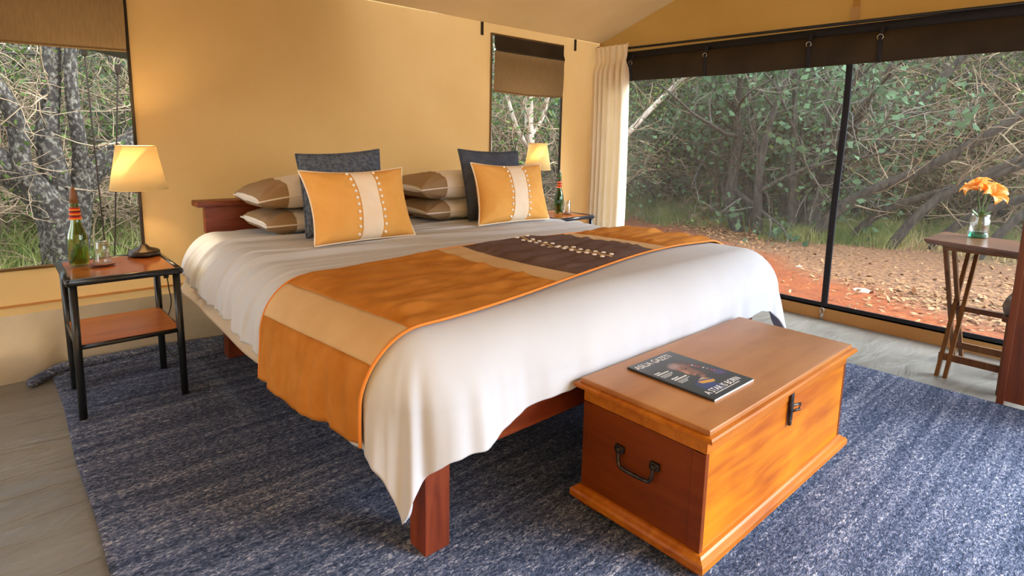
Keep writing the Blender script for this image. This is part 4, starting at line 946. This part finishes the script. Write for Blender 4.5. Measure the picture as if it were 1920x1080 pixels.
# white trunk outside the narrow window
wt = Tree(39)
for pts, r0, r1 in (([(5.15, 5.35, -.1), (5.12, 5.35, 1.0), (5.02, 5.3, 1.35), (5.0, 5.3, 1.9), (5.05, 5.3, 2.8)], .07, .045), ([(4.6, 5.6, -.1), (4.62, 5.6, 1.2), (4.56, 5.6, 2.7)], .045, .03),
                    ([(5.1, 5.3, 1.1), (4.85, 5.35, 1.45), (4.7, 5.4, 1.9)], .035, .02), ([(5.0, 5.3, 1.3), (5.2, 5.25, 1.6), (5.3, 5.2, 2.1)], .03, .02)):
    P = wt.path(pts, r0, r1)
    for q in P[4:]: wt.grow(q, Vector((wt.r.gauss(0, .8), wt.r.gauss(0, .8), wt.r.gauss(.2, .5))), .8, .008, 2, 3, (0, 0, 4, 0), .25, 0)
finish(wt, 'white_trunk_tree', 'white-barked tree with forked trunk outside the narrow window', 'tree', None, MT['bark_pale'], MT['twig'], MT['leaf'], 900, .06, .12, 12)
# unseen loose leaves added overhead to shade the woodland
cpn = np.random.default_rng(21)
def canopy(x0, x1, y0, y1, n, seed):
    gq = np.random.default_rng(seed); T = np.stack([gq.uniform(x0, x1, n//60), gq.uniform(y0, y1, n//60), gq.uniform(3.9, 5.6, n//60)], 1)
    return leaves_mesh(T, n, .30, .35, seed, .2, .6)
cpo = obj('shade_canopy', canopy(8.5, 30, -3, 28, 11000, 5), MT['leaf_dark'], None, False); tag(cpo, 'unseen leaf canopy added overhead to shade the woodland', 'foliage', kind='stuff')
cpo2 = obj('shade_canopy', canopy(-12, 9, 6.2, 26, 10000, 6), MT['leaf_dark'], None, False); tag(cpo2, 'unseen leaf canopy added to shade the woodland behind the tent', 'foliage', kind='stuff')
# grass and litter
def blades(n, fn, h, seed, wdt=.006):
    gq = np.random.default_rng(seed); P = fn(gq, n); n = len(P); a = gq.uniform(0, 2*PI, n); L = h*gq.uniform(.4, 1.4, n)
    lean = gq.normal(0, .35, (n, 2))*L[:, None]; dx = np.stack([np.cos(a), np.sin(a), np.zeros(n)], 1)*wdt
    tip = P+np.concatenate([lean, L[:, None]], 1); mid = P+np.concatenate([lean*.35, .55*L[:, None]], 1)
    V = np.stack([P-dx, P+dx, mid+dx*.8, mid-dx*.8, tip+dx*.15, tip-dx*.15], 1).reshape(-1, 3); k = np.arange(n)[:, None]*6
    return np_mesh(V, np.concatenate([k+np.array([[0, 1, 2, 3]]), k+np.array([[3, 2, 4, 5]])]))
def sect(az0, az1, d0, d1):
    def f(gq, n):
        nc = max(1, n//30); ac = gq.uniform(az0, az1, nc); dc = np.sqrt(gq.uniform(d0**2, d1**2, nc)); i = gq.integers(0, nc, n)
        a = np.radians(ac[i]); x = dc[i]*np.sin(a)+gq.normal(0, .09, n); y = dc[i]*np.cos(a)+gq.normal(0, .09, n); return np.stack([x, y, np.full(n, -.07)], 1)
    return f
for sec, n, h, m, lab in (((49, 100, 9.6, 16), 26000, .22, 'grass', 'green grass growing under the trees beyond the mesh side'), ((49, 62, 12.2, 19), 9000, .35, 'grass', 'taller green grass around the far thicket at the left of the mesh side'),
                          ((66, 76, 8.8, 10.6), 6000, .22, 'grass', 'fresh green grass patch at the foot of the vine-covered clump'), ((74, 100, 8.8, 11.5), 7000, .16, 'grass_dry', 'dry straw-coloured grass beyond the leaf litter'),
                          ((-16, 40, 5.2, 14), 24000, .34, 'grass', 'green grass growing behind the tent'), ((40, 50, 7, 14), 6000, .4, 'grass_dry', 'dry tall grass outside the narrow window')):
    o = obj('grass', blades(n, sect(*sec), h, n), MT[m], None, False); tag(o, lab, 'grass', kind='stuff')
gq = np.random.default_rng(77); n = 34000
az = np.radians(gq.uniform(54, 100, n)); dd = np.sqrt(gq.uniform(5.3**2, 11**2, n)); lx, ly = dd*np.sin(az), dd*np.cos(az)
tr_ = lx-(5.2+.35*np.maximum(ly, 0)+.045*np.maximum(ly, 0)**2); keep = (lx > 5.0) & ((tr_+gq.normal(0, .25, n) > .1) | (gq.random(n) < .06)); lx, ly = lx[keep], ly[keep]; n = len(lx)
d = gq.normal(0, 1, (n, 3)); d[:, 2] *= .25; d /= np.linalg.norm(d, axis=1)[:, None]; e = np.cross(d, gq.normal(0, .3, (n, 3))+np.array([0, 0, 1])); e /= np.linalg.norm(e, axis=1)[:, None]
c = np.stack([lx, ly, np.full(n, -.045)+gq.uniform(0, .03, n)], 1); L = gq.uniform(.03, .085, n)[:, None]
o = obj('leaf_litter', np_mesh(np.stack([c, c+d*L*.5+e*L*.22, c+d*L, c+d*L*.5-e*L*.22], 1).reshape(-1, 3), np.arange(4*n).reshape(n, 4)), MT['leaf_dry'], None, False)
tag(o, 'dry fallen leaves carpeting the ground beside the tent', 'leaf litter', kind='stuff')
for i, (x, y, s, lab) in enumerate(((6.52, 2.52, .075, 'flat white stone beside the track, nearest the duvet corner'), (6.75, 2.95, .06, 'white stone lying behind the flat one beside the track'), (5.95, 1.72, .075, 'grey stone at the edge of the leaf litter right of the zip strip'))):
    b = bmesh.new(); bmesh.ops.create_icosphere(b, subdivisions=3, radius=s)
    for v in b.verts: v.co += v.normal*s*.4*float(vn(v.co.x*18+i, v.co.y*18, v.co.z*18)); v.co.z *= .35
    o = obj('stone', b, MT['stone']); o.location = (x, y, -.035); tag(o, lab, 'stone')
# fly sheet edge and guy ropes outside the left window
b = bmesh.new(); top_ = [(-1.4, 3.95, 2.5), (.25, 3.95, 2.5), (1.9, 3.95, 2.5)]; ed = [(-1.4, 4.55, 2.05), (-.2, 4.55, 1.93), (.28, 4.55, 1.85), (.68, 4.55, 1.77), (1.9, 4.55, 1.80)]
tv = [b.verts.new(p) for p in [(-1.4, 3.95, 2.5), (-.2, 3.95, 2.5), (.28, 3.95, 2.5), (.68, 3.95, 2.5), (1.9, 3.95, 2.5)]]; ev = [b.verts.new(p) for p in ed]
for i in range(4): b.faces.new((tv[i], tv[i+1], ev[i+1], ev[i]))
fs = obj('fly_sheet', b, MT['fly']); so = fs.modifiers.new('t', 'SOLIDIFY'); so.thickness = .006; tag(fs, 'grey fly sheet edge hanging outside above the left window', 'fly sheet')
for (p, q_, lab) in (((.49, 4.56, 1.82), (.52, 4.58, -.05), 'guy rope outside the left window, straight one on the left'), ((.66, 4.56, 1.72), (.52, 4.62, -.05), 'guy rope outside the left window, slanting one on the right')):
    t = thing('guy_rope', lab, 'rope', (q_[0], q_[1], q_[2]))
    o = obj('rope', tube([q_, p], .005, 6), MT['rope'], t); o.location = -Vector(q_)
    o = obj('toggle', B(-.016, .016, -.014, .014, -.035, .03, bev=.006), MT['rope'], t); o.location = Vector(p)-Vector(q_)-Vector((0, 0, .02))
